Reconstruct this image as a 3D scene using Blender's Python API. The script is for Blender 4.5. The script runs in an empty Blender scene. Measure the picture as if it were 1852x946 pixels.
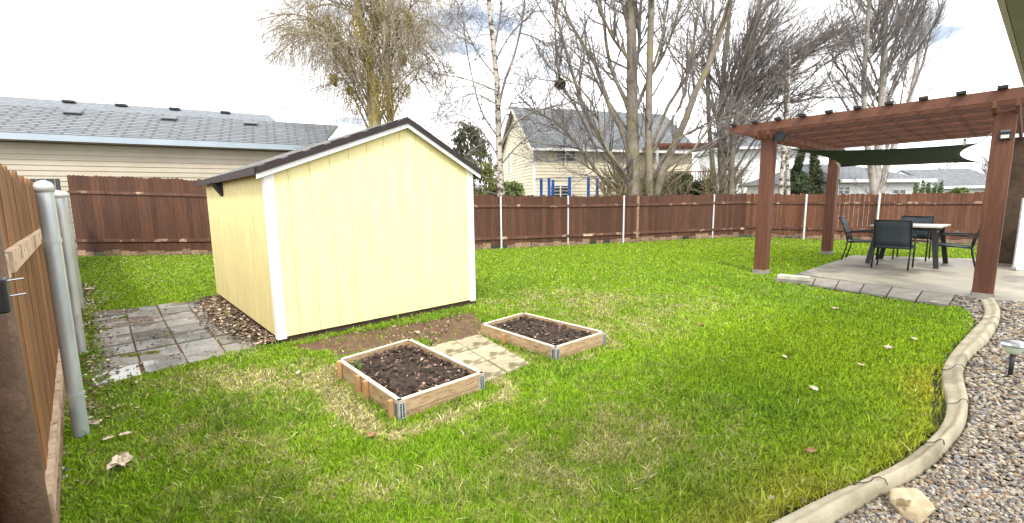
import bpy, math, random
import numpy as np
from mathutils import Matrix, Vector
SC = bpy.context.scene
COL = SC.collection
rad = math.radians

# ------------------------------------------------------------------ camera
FPX, IW, IH, HC = 800.0, 1852.0, 946.0, 1.6
pitch, roll = rad(7.7), rad(0.7)
FWD = np.array([0, math.cos(pitch), -math.sin(pitch)])
_u = np.cross(np.array([1, 0, 0.]), FWD)
RGT = math.cos(roll)*np.array([1, 0, 0.]) - math.sin(roll)*_u
UPV = np.cross(RGT, FWD)
cd = bpy.data.cameras.new('camera'); cam = bpy.data.objects.new('camera', cd); COL.objects.link(cam)
cd.sensor_width = 36; cd.lens = FPX/IW*36; cd.clip_start = 0.05; cd.clip_end = 3000
m = Matrix.Identity(4)
for i in range(3):
    m[i][0] = RGT[i]; m[i][1] = UPV[i]; m[i][2] = -FWD[i]
m[2][3] = HC
cam.matrix_world = m
SC.camera = cam

# ------------------------------------------------------------------ world and sun
SUN_EL, SUN_AZ = rad(50), rad(178)     # azimuth clockwise from +Y (behind the camera, to the right)
w = bpy.data.worlds.new('World'); SC.world = w; w.use_nodes = True
nt = w.node_tree; nt.nodes.clear()
out = nt.nodes.new('ShaderNodeOutputWorld'); bg = nt.nodes.new('ShaderNodeBackground')
sky = nt.nodes.new('ShaderNodeTexSky'); sky.sky_type = 'NISHITA'; sky.sun_disc = False
sky.sun_elevation = SUN_EL; sky.sun_rotation = SUN_AZ; sky.air_density = 1.0; sky.dust_density = 1.5
tc = nt.nodes.new('ShaderNodeTexCoord'); mp = nt.nodes.new('ShaderNodeMapping'); mp.inputs['Scale'].default_value = (1, 1, 4.0)
mp.inputs['Location'].default_value = (3.4, 1.2, 0.3)
ns = nt.nodes.new('ShaderNodeTexNoise'); ns.inputs['Scale'].default_value = 2.1; ns.inputs['Detail'].default_value = 7; ns.inputs['Roughness'].default_value = 0.55
cr = nt.nodes.new('ShaderNodeValToRGB'); cr.color_ramp.elements[0].position = 0.26; cr.color_ramp.elements[1].position = 0.40
cr.color_ramp.elements[0].color = (0.28, 0.28, 0.28, 1)
ns2 = nt.nodes.new('ShaderNodeTexNoise'); ns2.inputs['Scale'].default_value = 5; ns2.inputs['Detail'].default_value = 5
cc = nt.nodes.new('ShaderNodeValToRGB')
cc.color_ramp.elements[0].color = (4.1, 4.45, 5.1, 1); cc.color_ramp.elements[1].color = (14, 14, 14.1, 1)
cc.color_ramp.elements[0].position = 0.30; cc.color_ramp.elements[1].position = 0.46
mx = nt.nodes.new('ShaderNodeMixRGB')
L = nt.links.new
L(tc.outputs['Generated'], mp.inputs['Vector']); L(mp.outputs[0], ns.inputs['Vector']); L(mp.outputs[0], ns2.inputs['Vector'])
L(ns.outputs['Fac'], cr.inputs[0]); L(ns2.outputs['Fac'], cc.inputs[0]); L(cr.outputs[0], mx.inputs[0]); L(sky.outputs[0], mx.inputs[1]); L(cc.outputs[0], mx.inputs[2])
L(mx.outputs[0], bg.inputs[0]); bg.inputs[1].default_value = 0.1; L(bg.outputs[0], out.inputs[0])
sd = bpy.data.lights.new('sun', 'SUN'); sun = bpy.data.objects.new('sun', sd); COL.objects.link(sun)
sd.energy = 1.8; sd.angle = rad(10); sd.color = (1, 0.95, 0.87)
sdir = Vector((math.sin(SUN_AZ)*math.cos(SUN_EL), math.cos(SUN_AZ)*math.cos(SUN_EL), math.sin(SUN_EL)))
sun.rotation_euler = sdir.to_track_quat('Z', 'Y').to_euler(); sun.location = (0, 0, 20)
SC.view_settings.view_transform = 'Standard'; SC.view_settings.look = 'None'
SC.view_settings.exposure = 1.12; SC.view_settings.gamma = 1; SC.view_settings.use_curve_mapping = False

# ------------------------------------------------------------------ helpers
rng = np.random.default_rng(7); random.seed(7)
def ray(x, y): return FWD + RGT*(x-IW/2)/FPX - UPV*(y-IH/2)/FPX
def G(x, y, z=0.0):
    d = ray(x, y); t = (z-HC)/d[2]; return np.array([d[0]*t, d[1]*t, z])
def AT(x, y, Y):
    d = ray(x, y); t = Y/d[1]; return np.array([d[0]*t, Y, HC+d[2]*t])
def V3(*a): return np.array(a, float)
def unit(v): v = np.asarray(v, float); return v/np.linalg.norm(v)

def mat(name, c1, c2=None, scale=6, rough=.75, bump=0.0, bscale=40, stretch=(1, 1, 1), metal=0.0, detail=6,
        c3=None, scale3=2, lo3=.55, hi3=.7, lo=.35, hi=.65, spec=.4, colattr=False, trans=0.0):
    m = bpy.data.materials.new(name); m.use_nodes = True; n = m.node_tree.nodes; l = m.node_tree.links.new
    b = n['Principled BSDF']; b.inputs['Roughness'].default_value = rough; b.inputs['Metallic'].default_value = metal
    b.inputs['Specular IOR Level'].default_value = spec
    tcn = n.new('ShaderNodeTexCoord'); mpn = n.new('ShaderNodeMapping'); mpn.inputs['Scale'].default_value = stretch
    l(tcn.outputs['Object'], mpn.inputs['Vector'])
    def noise(s, d=detail):
        q = n.new('ShaderNodeTexNoise'); q.inputs['Scale'].default_value = s; q.inputs['Detail'].default_value = d
        q.inputs['Roughness'].default_value = .6; l(mpn.outputs[0], q.inputs['Vector']); return q
    def ramp(src, a, bb):
        r = n.new('ShaderNodeMapRange'); r.inputs['From Min'].default_value = a; r.inputs['From Max'].default_value = bb; l(src, r.inputs['Value']); return r.outputs[0]
    if colattr:
        at = n.new('ShaderNodeAttribute'); at.attribute_name = 'col'; colr = at.outputs['Color']
    else:
        mixn = n.new('ShaderNodeMixRGB'); mixn.inputs[1].default_value = (*c1, 1); mixn.inputs[2].default_value = (*(c2 or c1), 1)
        l(ramp(noise(scale).outputs['Fac'], lo, hi), mixn.inputs[0]); colr = mixn.outputs[0]
        if c3 is not None:
            m3 = n.new('ShaderNodeMixRGB'); m3.inputs[2].default_value = (*c3, 1); l(colr, m3.inputs[1])
            l(ramp(noise(scale3).outputs['Fac'], lo3, hi3), m3.inputs[0]); colr = m3.outputs[0]
        at = n.new('ShaderNodeAttribute'); at.attribute_name = 'tone'
        mu = n.new('ShaderNodeMixRGB'); mu.blend_type = 'MULTIPLY'; mu.inputs[0].default_value = 1
        l(colr, mu.inputs[1]); l(at.outputs['Fac'], mu.inputs[2]); colr = mu.outputs[0]
    l(colr, b.inputs['Base Color'])
    if bump:
        bn = n.new('ShaderNodeBump'); bn.inputs['Strength'].default_value = bump; bn.inputs['Distance'].default_value = .01
        l(noise(bscale, 4).outputs['Fac'], bn.inputs['Height']); l(bn.outputs[0], b.inputs['Normal'])
    if trans: 
        b.inputs['Subsurface Weight'].default_value = 0
        ts = n.new('ShaderNodeBsdfTranslucent'); l(colr, ts.inputs['Color']); ms = n.new('ShaderNodeMixShader'); ms.inputs[0].default_value = trans
        l(b.outputs[0], ms.inputs[1]); l(ts.outputs[0], ms.inputs[2]); l(ms.outputs[0], n['Material Output'].inputs['Surface'])
    m['colr'] = 1
    return m

ORIG = {}
def add_mesh(name, V, F, material, parent=None, tone=None, col=None, smooth=False, bevel=0):
    """V: (n,3) world coordinates; F: (m,k) array or list of lists of indices."""
    V = np.asarray(V, float)
    o0 = ORIG.get(parent.name, V3(0, 0, 0)) if parent else V3(0, 0, 0)
    if parent is None:
        o0 = V3((V[:, 0].min()+V[:, 0].max())/2, (V[:, 1].min()+V[:, 1].max())/2, V[:, 2].min())
    me = bpy.data.meshes.new(name)
    if isinstance(F, np.ndarray):
        k = F.shape[1]; nf = len(F)
        me.vertices.add(len(V)); me.vertices.foreach_set('co', (V-o0).astype(np.float32).ravel())
        me.loops.add(nf*k); me.loops.foreach_set('vertex_index', F.astype(np.int32).ravel())
        me.polygons.add(nf); me.polygons.foreach_set('loop_start', np.arange(0, nf*k, k, dtype=np.int32))
        try: me.polygons.foreach_set('loop_total', np.full(nf, k, dtype=np.int32))
        except Exception: pass
        me.update(calc_edges=True)
    else:
        me.from_pydata([tuple(v) for v in V-o0], [], F); me.update()
    a = me.attributes.new('tone', 'FLOAT', 'POINT')
    a.data.foreach_set('value', np.asarray(tone if tone is not None else np.ones(len(V)), dtype=np.float32))
    if col is not None:
        c = me.attributes.new('col', 'FLOAT_COLOR', 'POINT')
        c.data.foreach_set('color', np.concatenate([col, np.ones((len(col), 1))], 1).astype(np.float32).ravel())
    me.materials.append(material)
    if smooth: me.polygons.foreach_set('use_smooth', np.ones(len(me.polygons), dtype=bool)); me.update()
    o = bpy.data.objects.new(name, me); COL.objects.link(o)
    if parent is None: o.location = o0
    else: o.parent = parent
    ORIG[o.name] = o0
    if bevel:
        bm = o.modifiers.new('bevel', 'BEVEL'); bm.width = bevel; bm.segments = 2; bm.limit_method = 'ANGLE'
    return o

class MB:
    def __init__(s): s.V = []; s.F = []; s.T = []
    def add(s, V, F, tone=1.0):
        b = len(s.V); s.V += [tuple(map(float, v)) for v in V]; s.F += [[i+b for i in f] for f in F]; s.T += [tone]*len(V)
    def para(s, o, a, b, c, tone=1.0):         # parallelepiped from corner o with edges a, b, c
        o, a, b, c = (np.asarray(q, float) for q in (o, a, b, c))
        if np.dot(np.cross(a, b), c) < 0: a, b = b, a
        P = [o, o+a, o+a+b, o+b, o+c, o+a+c, o+a+b+c, o+b+c]
        s.add(P, [(0, 3, 2, 1), (4, 5, 6, 7), (0, 1, 5, 4), (1, 2, 6, 5), (2, 3, 7, 6), (3, 0, 4, 7)], tone)
    def cbox(s, c, sx, sy, sz, ux=(1, 0, 0), uy=(0, 1, 0), uz=(0, 0, 1), tone=1.0):   # centred box
        ux, uy, uz = (np.asarray(q, float) for q in (ux, uy, uz)); c = np.asarray(c, float)
        s.para(c-ux*sx/2-uy*sy/2-uz*sz/2, ux*sx, uy*sy, uz*sz, tone)
    def hexa(s, P, tone=1.0):                 # 4 bottom + 4 top
        s.add(P, [(0, 3, 2, 1), (4, 5, 6, 7), (0, 1, 5, 4), (1, 2, 6, 5), (2, 3, 7, 6), (3, 0, 4, 7)], tone)
    def prism(s, poly, d, tone=1.0):          # polygon (3-D points) extruded by vector d
        n = len(poly); d = np.asarray(d, float); A = [np.asarray(p, float) for p in poly]
        s.add(A+[p+d for p in A], [list(range(n))[::-1], list(range(n, 2*n))]+[(i, (i+1) % n, n+(i+1) % n, n+i) for i in range(n)], tone)
    def beam(s, p, q, wd, ht, up=(0, 0, 1), tone=1.0):
        p, q = np.asarray(p, float), np.asarray(q, float); t = q-p; n = unit(np.cross(t, up)); u = unit(np.cross(n, t))
        s.para(p-n*wd/2-u*ht/2, t, n*wd, u*ht, tone)
    def tube(s, pts, r, sides=10, cap=True, tone=1.0):
        pts = [np.asarray(p, float) for p in pts]; n = len(pts); rr = r if hasattr(r, '__len__') else [r]*n
        V = []; F = []
        for i, p in enumerate(pts):
            t = unit(pts[min(i+1, n-1)]-pts[max(i-1, 0)]); a = V3(0, 0, 1) if abs(t[2]) < .9 else V3(1, 0, 0)
            x = unit(np.cross(t, a)); y = np.cross(t, x)
            for k in range(sides):
                an = 2*math.pi*k/sides; V.append(p+rr[i]*(math.cos(an)*x+math.sin(an)*y))
        for i in range(n-1):
            for k in range(sides):
                F.append((i*sides+k, i*sides+(k+1) % sides, (i+1)*sides+(k+1) % sides, (i+1)*sides+k))
        if cap: F.append(list(range(sides))[::-1]); F.append([(n-1)*sides+k for k in range(sides)])
        s.add(V, F, tone)
    def build(s, name, material, parent=None, smooth=False, bevel=0):
        return add_mesh(name, s.V, s.F, material, parent, tone=s.T, smooth=smooth, bevel=bevel)

def tag(o, label=None, cat=None, group=None, kind=None):
    if label: o['label'] = label
    if cat: o['category'] = cat
    if group: o['group'] = group
    if kind: o['kind'] = kind
    return o
def thing(name, label, cat, loc=(0, 0, 0), group=None, rz=0):
    o = bpy.data.objects.new(name, None); COL.objects.link(o); o.location = tuple(loc); o.rotation_euler = (0, 0, rz)
    o.empty_display_size = .2; ORIG[o.name] = V3(*loc) if rz == 0 and any(loc) else V3(0, 0, 0)
    return tag(o, label, cat, group)
def copy_tree(o, parent=None):
    c = o.copy(); COL.objects.link(c); c.parent = parent
    for ch in [x for x in COL.objects if x.parent == o]: copy_tree(ch, c)
    return c
def struct(o): return tag(o, kind='structure')

def hash2(ix, iy, seed=0):
    h = (ix.astype(np.int64)*374761393 + iy.astype(np.int64)*668265263 + seed*974711) & 0x7fffffff
    h = ((h ^ (h >> 13))*1274126177) & 0x7fffffff
    return ((h ^ (h >> 16)) & 0xffff)/65535.0
def vnoise(x, y, s=1.0, seed=0):
    x = np.asarray(x)*s; y = np.asarray(y)*s; ix = np.floor(x); iy = np.floor(y); fx = x-ix; fy = y-iy
    fx = fx*fx*(3-2*fx); fy = fy*fy*(3-2*fy)
    a = hash2(ix, iy, seed); b = hash2(ix+1, iy, seed); c = hash2(ix, iy+1, seed); d = hash2(ix+1, iy+1, seed)
    return (a*(1-fx)+b*fx)*(1-fy)+(c*(1-fx)+d*fx)*fy
def fbm(x, y, s, seed=0): return vnoise(x, y, s, seed)*.55+vnoise(x, y, s*2.1, seed+5)*.3+vnoise(x, y, s*4.3, seed+9)*.15
def inpoly(x, y, poly):
    r = np.zeros(len(x), bool); n = len(poly)
    for i in range(n):
        x0, y0 = poly[i][:2]; x1, y1 = poly[(i+1) % n][:2]
        c = ((y0 > y) != (y1 > y)) & (x < (x1-x0)*(y-y0)/(y1-y0+1e-12)+x0); r ^= c
    return r
def distpoly(x, y, poly, closed=True):
    d = np.full(len(x), 1e9); n = len(poly)
    for i in range(n if closed else n-1):
        a = np.array(poly[i][:2]); b = np.array(poly[(i+1) % n][:2]); ab = b-a
        t = np.clip(((x-a[0])*ab[0]+(y-a[1])*ab[1])/(ab@ab), 0, 1)
        d = np.minimum(d, np.hypot(x-a[0]-t*ab[0], y-a[1]-t*ab[1]))
    return d

# ------------------------------------------------------------------ materials
M_ground = mat('soil_under_grass', (.022, .035, .010), (.05, .055, .018), 1.6, .95, .6, 30, c3=(.14, .12, .05), scale3=.8)
M_grass = mat('grass_blades', (.1, .2, .02), rough=.6, colattr=True, spec=.3, trans=.42)
M_dirt = mat('bare_soil', (.075, .040, .024), (.14, .08, .048), 7, .95, .8, 25, c3=(.07, .09, .03), scale3=3, lo3=.6, hi3=.7)
M_soil = mat('dark_bed_soil', (.018, .011, .008), (.06, .038, .026), 22, .9, 1, 45)
M_chip = mat('soil_crumbs', (.05, .028, .02), (.16, .1, .07), 30, .85)
M_fence = mat('brown_stained_boards', (.058, .024, .013), (.088, .036, .018), 3, .8, .5, 30, stretch=(6, 6, .6), c3=(.11, .055, .03), scale3=4.5, lo3=.58, hi3=.75)
M_fence_l = mat('orange_brown_boards', (.16, .068, .024), (.25, .112, .042), 4, .7, .5, 30, stretch=(7, 7, .5), c3=(.09, .038, .016), scale3=5, lo3=.55, hi3=.7)
M_fence_r = mat('reddish_brown_boards', (.088, .033, .016), (.14, .055, .026), 4, .75, .5, 30, stretch=(7, 7, .5), c3=(.36, .2, .1), scale3=6, lo3=.62, hi3=.72)  # redder brown with paler streaks, for the right-hand fence
M_worn = mat('worn_bare_wood', (.20, .125, .075), (.42, .32, .21), 5, .85, .5, 40, stretch=(3, 3, 3), c3=(.13, .06, .035), scale3=5, lo3=.47, hi3=.6)
M_railp = mat('pale_worn_rail', (.42, .29, .19), (.62, .49, .36), 5, .85, .5, 40, stretch=(3, 3, 3), c3=(.17, .085, .05), scale3=4, lo3=.55, hi3=.68)
M_rail = mat('stained_rail', (.07, .028, .017), (.12, .055, .034), 3, .75, c3=(.5, .36, .25), scale3=2.4, lo3=.56, hi3=.66)
M_galv = mat('galvanised_steel', (.38, .42, .44), (.50, .54, .56), 8, .4, .1, 30, stretch=(1, 1, .3), metal=.45, c3=(.16, .11, .08), scale3=7, lo3=.64, hi3=.74)
M_postpale = mat('pale_metal_post', (.52, .54, .54), (.66, .67, .66), 6, .5, metal=.2)  # pale metal of the fence posts and post caps
M_rustpost = mat('brown_painted_post', (.085, .05, .03), (.13, .08, .05), 18, .8, .7, 60, c3=(.05, .035, .025), scale3=3)
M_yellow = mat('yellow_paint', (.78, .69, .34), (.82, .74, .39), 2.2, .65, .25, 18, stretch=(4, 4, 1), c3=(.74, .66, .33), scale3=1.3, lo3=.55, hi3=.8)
M_yellow_side = mat('yellow_streaked_shaded_side', (.66, .57, .26), (.77, .68, .33), 2.5, .7, .3, 18, stretch=(4, 4, .8), c3=(.42, .36, .2), scale3=.9, lo3=.62, hi3=.85)  # streaked yellow, darkened overall to paint the side walls' shade
M_yellow_groove = mat('yellow_groove', (.50, .43, .20), rough=.8)
M_white = mat('white_paint', (.80, .80, .78), (.84, .84, .83), 4, .5)
M_plum = mat('dark_plum_trim', (.018, .011, .012), (.028, .017, .018), 6, .6)
M_black = mat('matt_black', (.012, .013, .015), (.02, .021, .024), 9, .5)
M_skid_postshade = mat('skid_timber_and_post_shade', (.05, .032, .02), (.09, .06, .04), 7, .9)  # the skid's own colour; also paints shade on the far pergola post
M_bedwood = mat('untreated_bed_boards', (.28, .18, .095), (.46, .33, .20), 4, .8, .5, 40, stretch=(2.5, 2.5, 12), c3=(.15, .095, .055), scale3=3.2, lo3=.56, hi3=.72)
M_bedtop = mat('pale_board_edge', (.5, .41, .3), (.68, .6, .48), 8, .8)
M_stake = mat('stake_wood', (.33, .18, .07), (.45, .27, .12), 6, .8)
M_bracket = mat('perforated_bracket', (.34, .36, .38), (.48, .5, .52), 30, .5, metal=.3)
M_hole = mat('bracket_hole', (.02, .02, .02), rough=.9)
M_paver = mat('weathered_paver', (.20, .185, .155), (.31, .29, .25), 5, .8, .5, 60, c3=(.12, .115, .09), scale3=2.5)
M_paver_warm = mat('tan_paver', (.30, .25, .16), (.46, .40, .28), 6, .85, .6, 60, c3=(.13, .11, .055), scale3=5, lo3=.5, hi3=.62)
M_paver_dark = mat('grey_patio_paver', (.19, .175, .145), (.30, .275, .23), 4, .65, .4, 60)
M_slab = mat('patio_concrete', (.25, .225, .175), (.34, .31, .245), 1.8, .5, .3, 70, c3=(.14, .13, .11), scale3=.6, lo3=.5, hi3=.6)
M_kerb = mat('curb_concrete', (.30, .265, .18), (.43, .385, .28), 4, .85, .7, 90, c3=(.17, .145, .09), scale3=2.2, lo3=.5, hi3=.68)
M_kerbgap = mat('curb_crack', (.05, .045, .035), rough=.95)
M_rock = mat('tan_rock', (.30, .24, .14), (.50, .44, .31), 8, .9, 1, 28, c3=(.15, .105, .05), scale3=11, lo3=.52, hi3=.6)
M_pebble = mat('pebbles', (.3, .3, .3), rough=.75, colattr=True)
M_gravelbase = mat('gravel_fines', (.09, .08, .065), (.17, .15, .12), 25, .9, 1, 60)
M_perg = mat('redwood_stain', (.085, .030, .015), (.14, .050, .024), 3, .6, .4, 40, stretch=(7, 7, .5), c3=(.065, .024, .014), scale3=2.5)
M_pergb = mat('redwood_beam_stain', (.085, .030, .015), (.13, .047, .024), 5, .6, .4, 40, c3=(.065, .024, .014), scale3=2.5)
M_endsil = mat('silhouette_dark_end', (.012, .008, .007), rough=.6)
M_sail = mat('dark_green_sail', (.016, .035, .024), (.022, .045, .03), 5, .8)
M_rope = mat('pale_cord', (.45, .43, .4), rough=.7)
M_sling = mat('blue_grey_sling', (.028, .038, .048), (.04, .052, .064), 60, .7)
M_frame = mat('black_frame', (.010, .011, .013), (.017, .017, .019), 8, .4, metal=.2)
M_ttop = mat('pale_table_top', (.52, .47, .41), (.66, .61, .56), 6, .35)
M_tleg = mat('dark_table_leg', (.011, .012, .013), (.016, .016, .018), 5, .5)
M_leaf = mat('dry_leaf', (.48, .38, .27), (.70, .60, .48), 15, .8)
M_leafb = mat('brown_leaf', (.2, .1, .05), (.35, .2, .1), 15, .8)
M_litter = mat('leaf_litter', (.2, .1, .05), colattr=True, rough=.8)
M_glass = mat('window_glass', (.03, .035, .04), (.06, .07, .08), 1, .1, spec=.8)
M_lens = mat('frosted_lens', (.55, .56, .5), rough=.3)
M_greenglass = mat('solar_lamp_glass', (.42, .50, .38), (.5, .56, .46), 8, .15)
M_chrome = mat('brushed_steel', (.45, .47, .5), rough=.25, metal=.9)
M_siding_b = mat('beige_siding', (.37, .325, .245), (.42, .37, .29), 1, .65)
M_siding_y = mat('cream_siding', (.74, .67, .50), (.79, .72, .55), .5, .65)
M_siding_w = mat('white_siding', (.72, .73, .72), (.78, .79, .78), .5, .6)
M_gutter = mat('grey_blue_gutter', (.30, .36, .41), (.35, .41, .46), 1, .45)
M_roof2v = mat('grey_vent_cap', (.09, .10, .11), (.13, .14, .15), 2, .6)
M_trim = mat('white_trim', (.78, .78, .76), rough=.5)
M_soffit = mat('olive_soffit', (.25, .27, .19), (.30, .32, .23), 2, .7)
M_soffitedge = mat('grey_drip_edge', (.52, .50, .45), rough=.5)
M_deck = mat('tan_deck_wood', (.35, .24, .13), (.45, .32, .18), 3, .8)
M_awning = mat('rust_red_beam', (.25, .08, .05), rough=.7)
M_blue = mat('blue_foam_pad', (.02, .10, .42), (.03, .14, .5), 5, .6)
M_net = mat('net_edge', (.25, .27, .3), rough=.8)
M_shadepanel = mat('shade_black_corrugated', (.02, .02, .022), (.04, .04, .045), 4, .5)
M_hill = mat('far_hill', (.16, .2, .22), (.2, .24, .25), .02, 1)

def shingle(name, c1, c2, sx, sy, mortar=(.05, .05, .05), msize=.03):
    m = bpy.data.materials.new(name); m.use_nodes = True; n = m.node_tree.nodes; l = m.node_tree.links.new
    b = n['Principled BSDF']; b.inputs['Roughness'].default_value = .9
    uv = n.new('ShaderNodeAttribute'); uv.attribute_name = 'ruv'
    br = n.new('ShaderNodeTexBrick'); br.inputs['Scale'].default_value = 1; br.inputs['Brick Width'].default_value = sx; br.inputs['Row Height'].default_value = sy
    br.inputs['Mortar Size'].default_value = msize*sy; br.inputs['Color1'].default_value = (*c1, 1); br.inputs['Color2'].default_value = (*c2, 1); br.inputs['Mortar'].default_value = (*mortar, 1)
    br.offset = .37; br.inputs['Bias'].default_value = 0.1
    no = n.new('ShaderNodeTexNoise'); no.inputs['Scale'].default_value = 6; no.inputs['Detail'].default_value = 8
    mu = n.new('ShaderNodeMixRGB'); mu.blend_type = 'OVERLAY'; mu.inputs[0].default_value = .5
    l(uv.outputs['Vector'], br.inputs['Vector']); l(uv.outputs['Vector'], no.inputs['Vector'])
    l(br.outputs['Color'], mu.inputs[1]); l(no.outputs['Fac'], mu.inputs[2]); l(mu.outputs[0], b.inputs['Base Color'])
    bp = n.new('ShaderNodeBump'); bp.inputs['Strength'].default_value = .6; bp.inputs['Distance'].default_value = .02; bp.invert = True
    l(br.outputs['Fac'], bp.inputs['Height']); l(bp.outputs[0], b.inputs['Normal'])
    return m
M_roof = shingle('grey_shingles', (.15, .165, .18), (.20, .22, .24), .9, .2, (.06, .065, .07), .3)
M_roof2 = shingle('grey_shingles_far', (.12, .135, .15), (.19, .21, .23), .4, .2, (.1, .11, .12), .2)
M_roofs = shingle('shed_shingles', (.10, .095, .09), (.22, .21, .20), .3, .13, (.02, .02, .02), .2)
M_roofw = shingle('pale_grey_shingles', (.10, .11, .12), (.16, .17, .18), .4, .2, (.07, .08, .09), .15)

def roof_plane(o, P0, P1, P2, P3):
    """stores plane coordinates of the roof for its shingles: u along the eave, v up the slope"""
    P0, P1, P3 = map(np.asarray, (P0, P1, P3)); ux = unit(P1-P0); vy = P3-P0; vy = unit(vy-ux*np.dot(vy, ux))
    me = o.data; a = me.attributes.new('ruv', 'FLOAT_VECTOR', 'POINT'); org = ORIG[o.name]
    for i, v in enumerate(me.vertices):
        p = np.array(v.co)+org-P0; a.data[i].vector = (p@ux, p@vy, 0)
def slab_roof(name, P, th, material, parent):
    """P: 4 corners eave-left, eave-right, ridge-right, ridge-left"""
    P = [np.asarray(p, float) for p in P]; n = unit(np.cross(P[1]-P[0], P[3]-P[0]))
    if n[2] < 0: n = -n
    b = MB(); b.hexa([p-n*th for p in P]+P); o = b.build(name, material, parent); roof_plane(o, *P); return o
def lap_wall(b, p0, p1, z0, z1, pitch=.2, lap=.02, topf=None):
    """horizontal lap siding from p0 to p1 (the outside is to the right of p0->p1); topf clips a gable: topf(z)->(t0,t1)"""
    p0 = np.array([*p0[:2], 0.]); p1 = np.array([*p1[:2], 0.]); d = p1-p0; n = unit(np.cross(d, V3(0, 0, 1)))
    z = z0
    while z < z1-1e-3:
        h = min(pitch, z1-z); t0, t1 = topf(z) if topf else (0, 1); t2, t3 = topf(z+h) if topf else (0, 1)
        A = p0+d*t0; B = p0+d*t1; C = p0+d*t3; D = p0+d*t2; Z = V3(0, 0, z); Z2 = V3(0, 0, z+h)
        b.hexa([A+Z-n*.05, B+Z-n*.05, B+Z+n*lap, A+Z+n*lap, D+Z2-n*.05, C+Z2-n*.05, C+Z2+n*.002, D+Z2+n*.002]); z += h
def window(parent, p, along, w, h, frame=M_trim, panes=2, d=.07, name='window'):
    """p: bottom-left corner on the outer face"""
    a = unit(along); n = unit(np.cross(a, V3(0, 0, 1))); p = np.asarray(p, float); z = V3(0, 0, 1); b = MB(); f = .08
    b.para(p-n*.03, a*w, z*f, n*d); b.para(p-n*.03+z*(h-f), a*w, z*f, n*d); b.para(p-n*.03+z*f, a*f, z*(h-2*f), n*d); b.para(p-n*.03+z*f+a*(w-f), a*f, z*(h-2*f), n*d)
    for k in range(1, panes): b.para(p-n*.03+z*f+a*(w*k/panes-f/2), a*f, z*(h-2*f), n*(d-.005))
    o = b.build(name, frame, parent); g = MB(); g.para(p+z*f+a*f-n*.02, a*(w-2*f), z*(h-2*f), n*.045); g.build('pane', M_glass, o); return o

# ------------------------------------------------------------------ layout (metres; the camera stands at x=0, y=0)
FL, FR, BLr = G(505, 622), G(858, 549), G(383, 538)
SU = unit(FR-FL); SW = np.linalg.norm(FR-FL); SV = V3(-SU[1], SU[0], 0); SD = 3.72
def SP(a, b, z): return FL+SU*a+SV*b+V3(0, 0, z*(1+.02*a))
LFD = unit(V3(-.700, .714, 0)); LFN = V3(-LFD[1], LFD[0], 0)      # left fence direction and its outward side
LF0 = G(148, 790)
def LFP(s, off, z): return LF0+LFD*s+LFN*off+V3(0, 0, z)
BF = [V3(-19, 14.3, 0), V3(-14.2, 14.42, 0), V3(-9.94, 14.46, 0), V3(-1.27, 14.9, 0), V3(2.04, 16.0, 0), V3(4.5, 16.85, 0), V3(6.9, 17.85, 0), V3(9.85, 18.7, 0)]
RF = [V3(9.85, 18.7, 0), V3(13.24, 16.25, 0), V3(16.0, 14.5, 0), V3(20.5, 11.8, 0)]
kl = [(1775, 543), (1781, 560), (1775, 578), (1745, 610), (1716, 645), (1704, 672), (1706, 697), (1713, 725), (1706, 762), (1680, 795), (1630, 835), (1560, 870), (1490, 900), (1410, 940)]
kr = [(1798, 543), (1809, 560), (1807, 580), (1790, 610), (1757, 642), (1743, 668), (1746, 697), (1752, 725), (1745, 765), (1718, 800), (1680, 838), (1620, 872), (1560, 905), (1490, 946)]
KL = [G(p[0], p[1], .05)[:2] for p in kl]; KR = [G(p[0], p[1], .05)[:2] for p in kr]
KL.append(KL[-1]+(KL[-1]-KL[-2])*4); KR.append(KR[-1]+(KR[-1]-KR[-2])*4)
SLAB = [G(1542, 464), G(1442, 498), G(1722, 536), G(1800, 545), G(1852, 545)+V3(1.5, -1.2, 0), V3(13.5, 9.0, 0), G(1760, 473)+V3(.3, .2, 0)]
LPAVE = [G(165, 567), G(385, 541), G(478, 628), G(168, 703)]

# ------------------------------------------------------------------ ground, sky edge
b = MB(); b.add([(-1500, -1500, -.012), (1500, -1500, -.012), (1500, 1500, -.012), (-1500, 1500, -.012)], [(0, 1, 2, 3)])
struct(b.build('ground', M_ground))
hv = []; hf = []; nh = 90
for i in range(nh):
    a = rad(-80+160*i/(nh-1)); r = 1200; h = 14+34*float(vnoise(np.array([i*.16]), np.array([3.]), 1, 2)[0])
    hv += [(r*math.sin(a), r*math.cos(a), -2), (r*1.1*math.sin(a), r*1.1*math.cos(a), h), (r*1.3*math.sin(a), r*1.3*math.cos(a), -2)]
for i in range(nh-1):
    k = i*3; hf += [(k, k+3, k+4, k+1), (k+1, k+4, k+5, k+2)]
struct(add_mesh('hills', hv, hf, M_hill, smooth=True))

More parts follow.
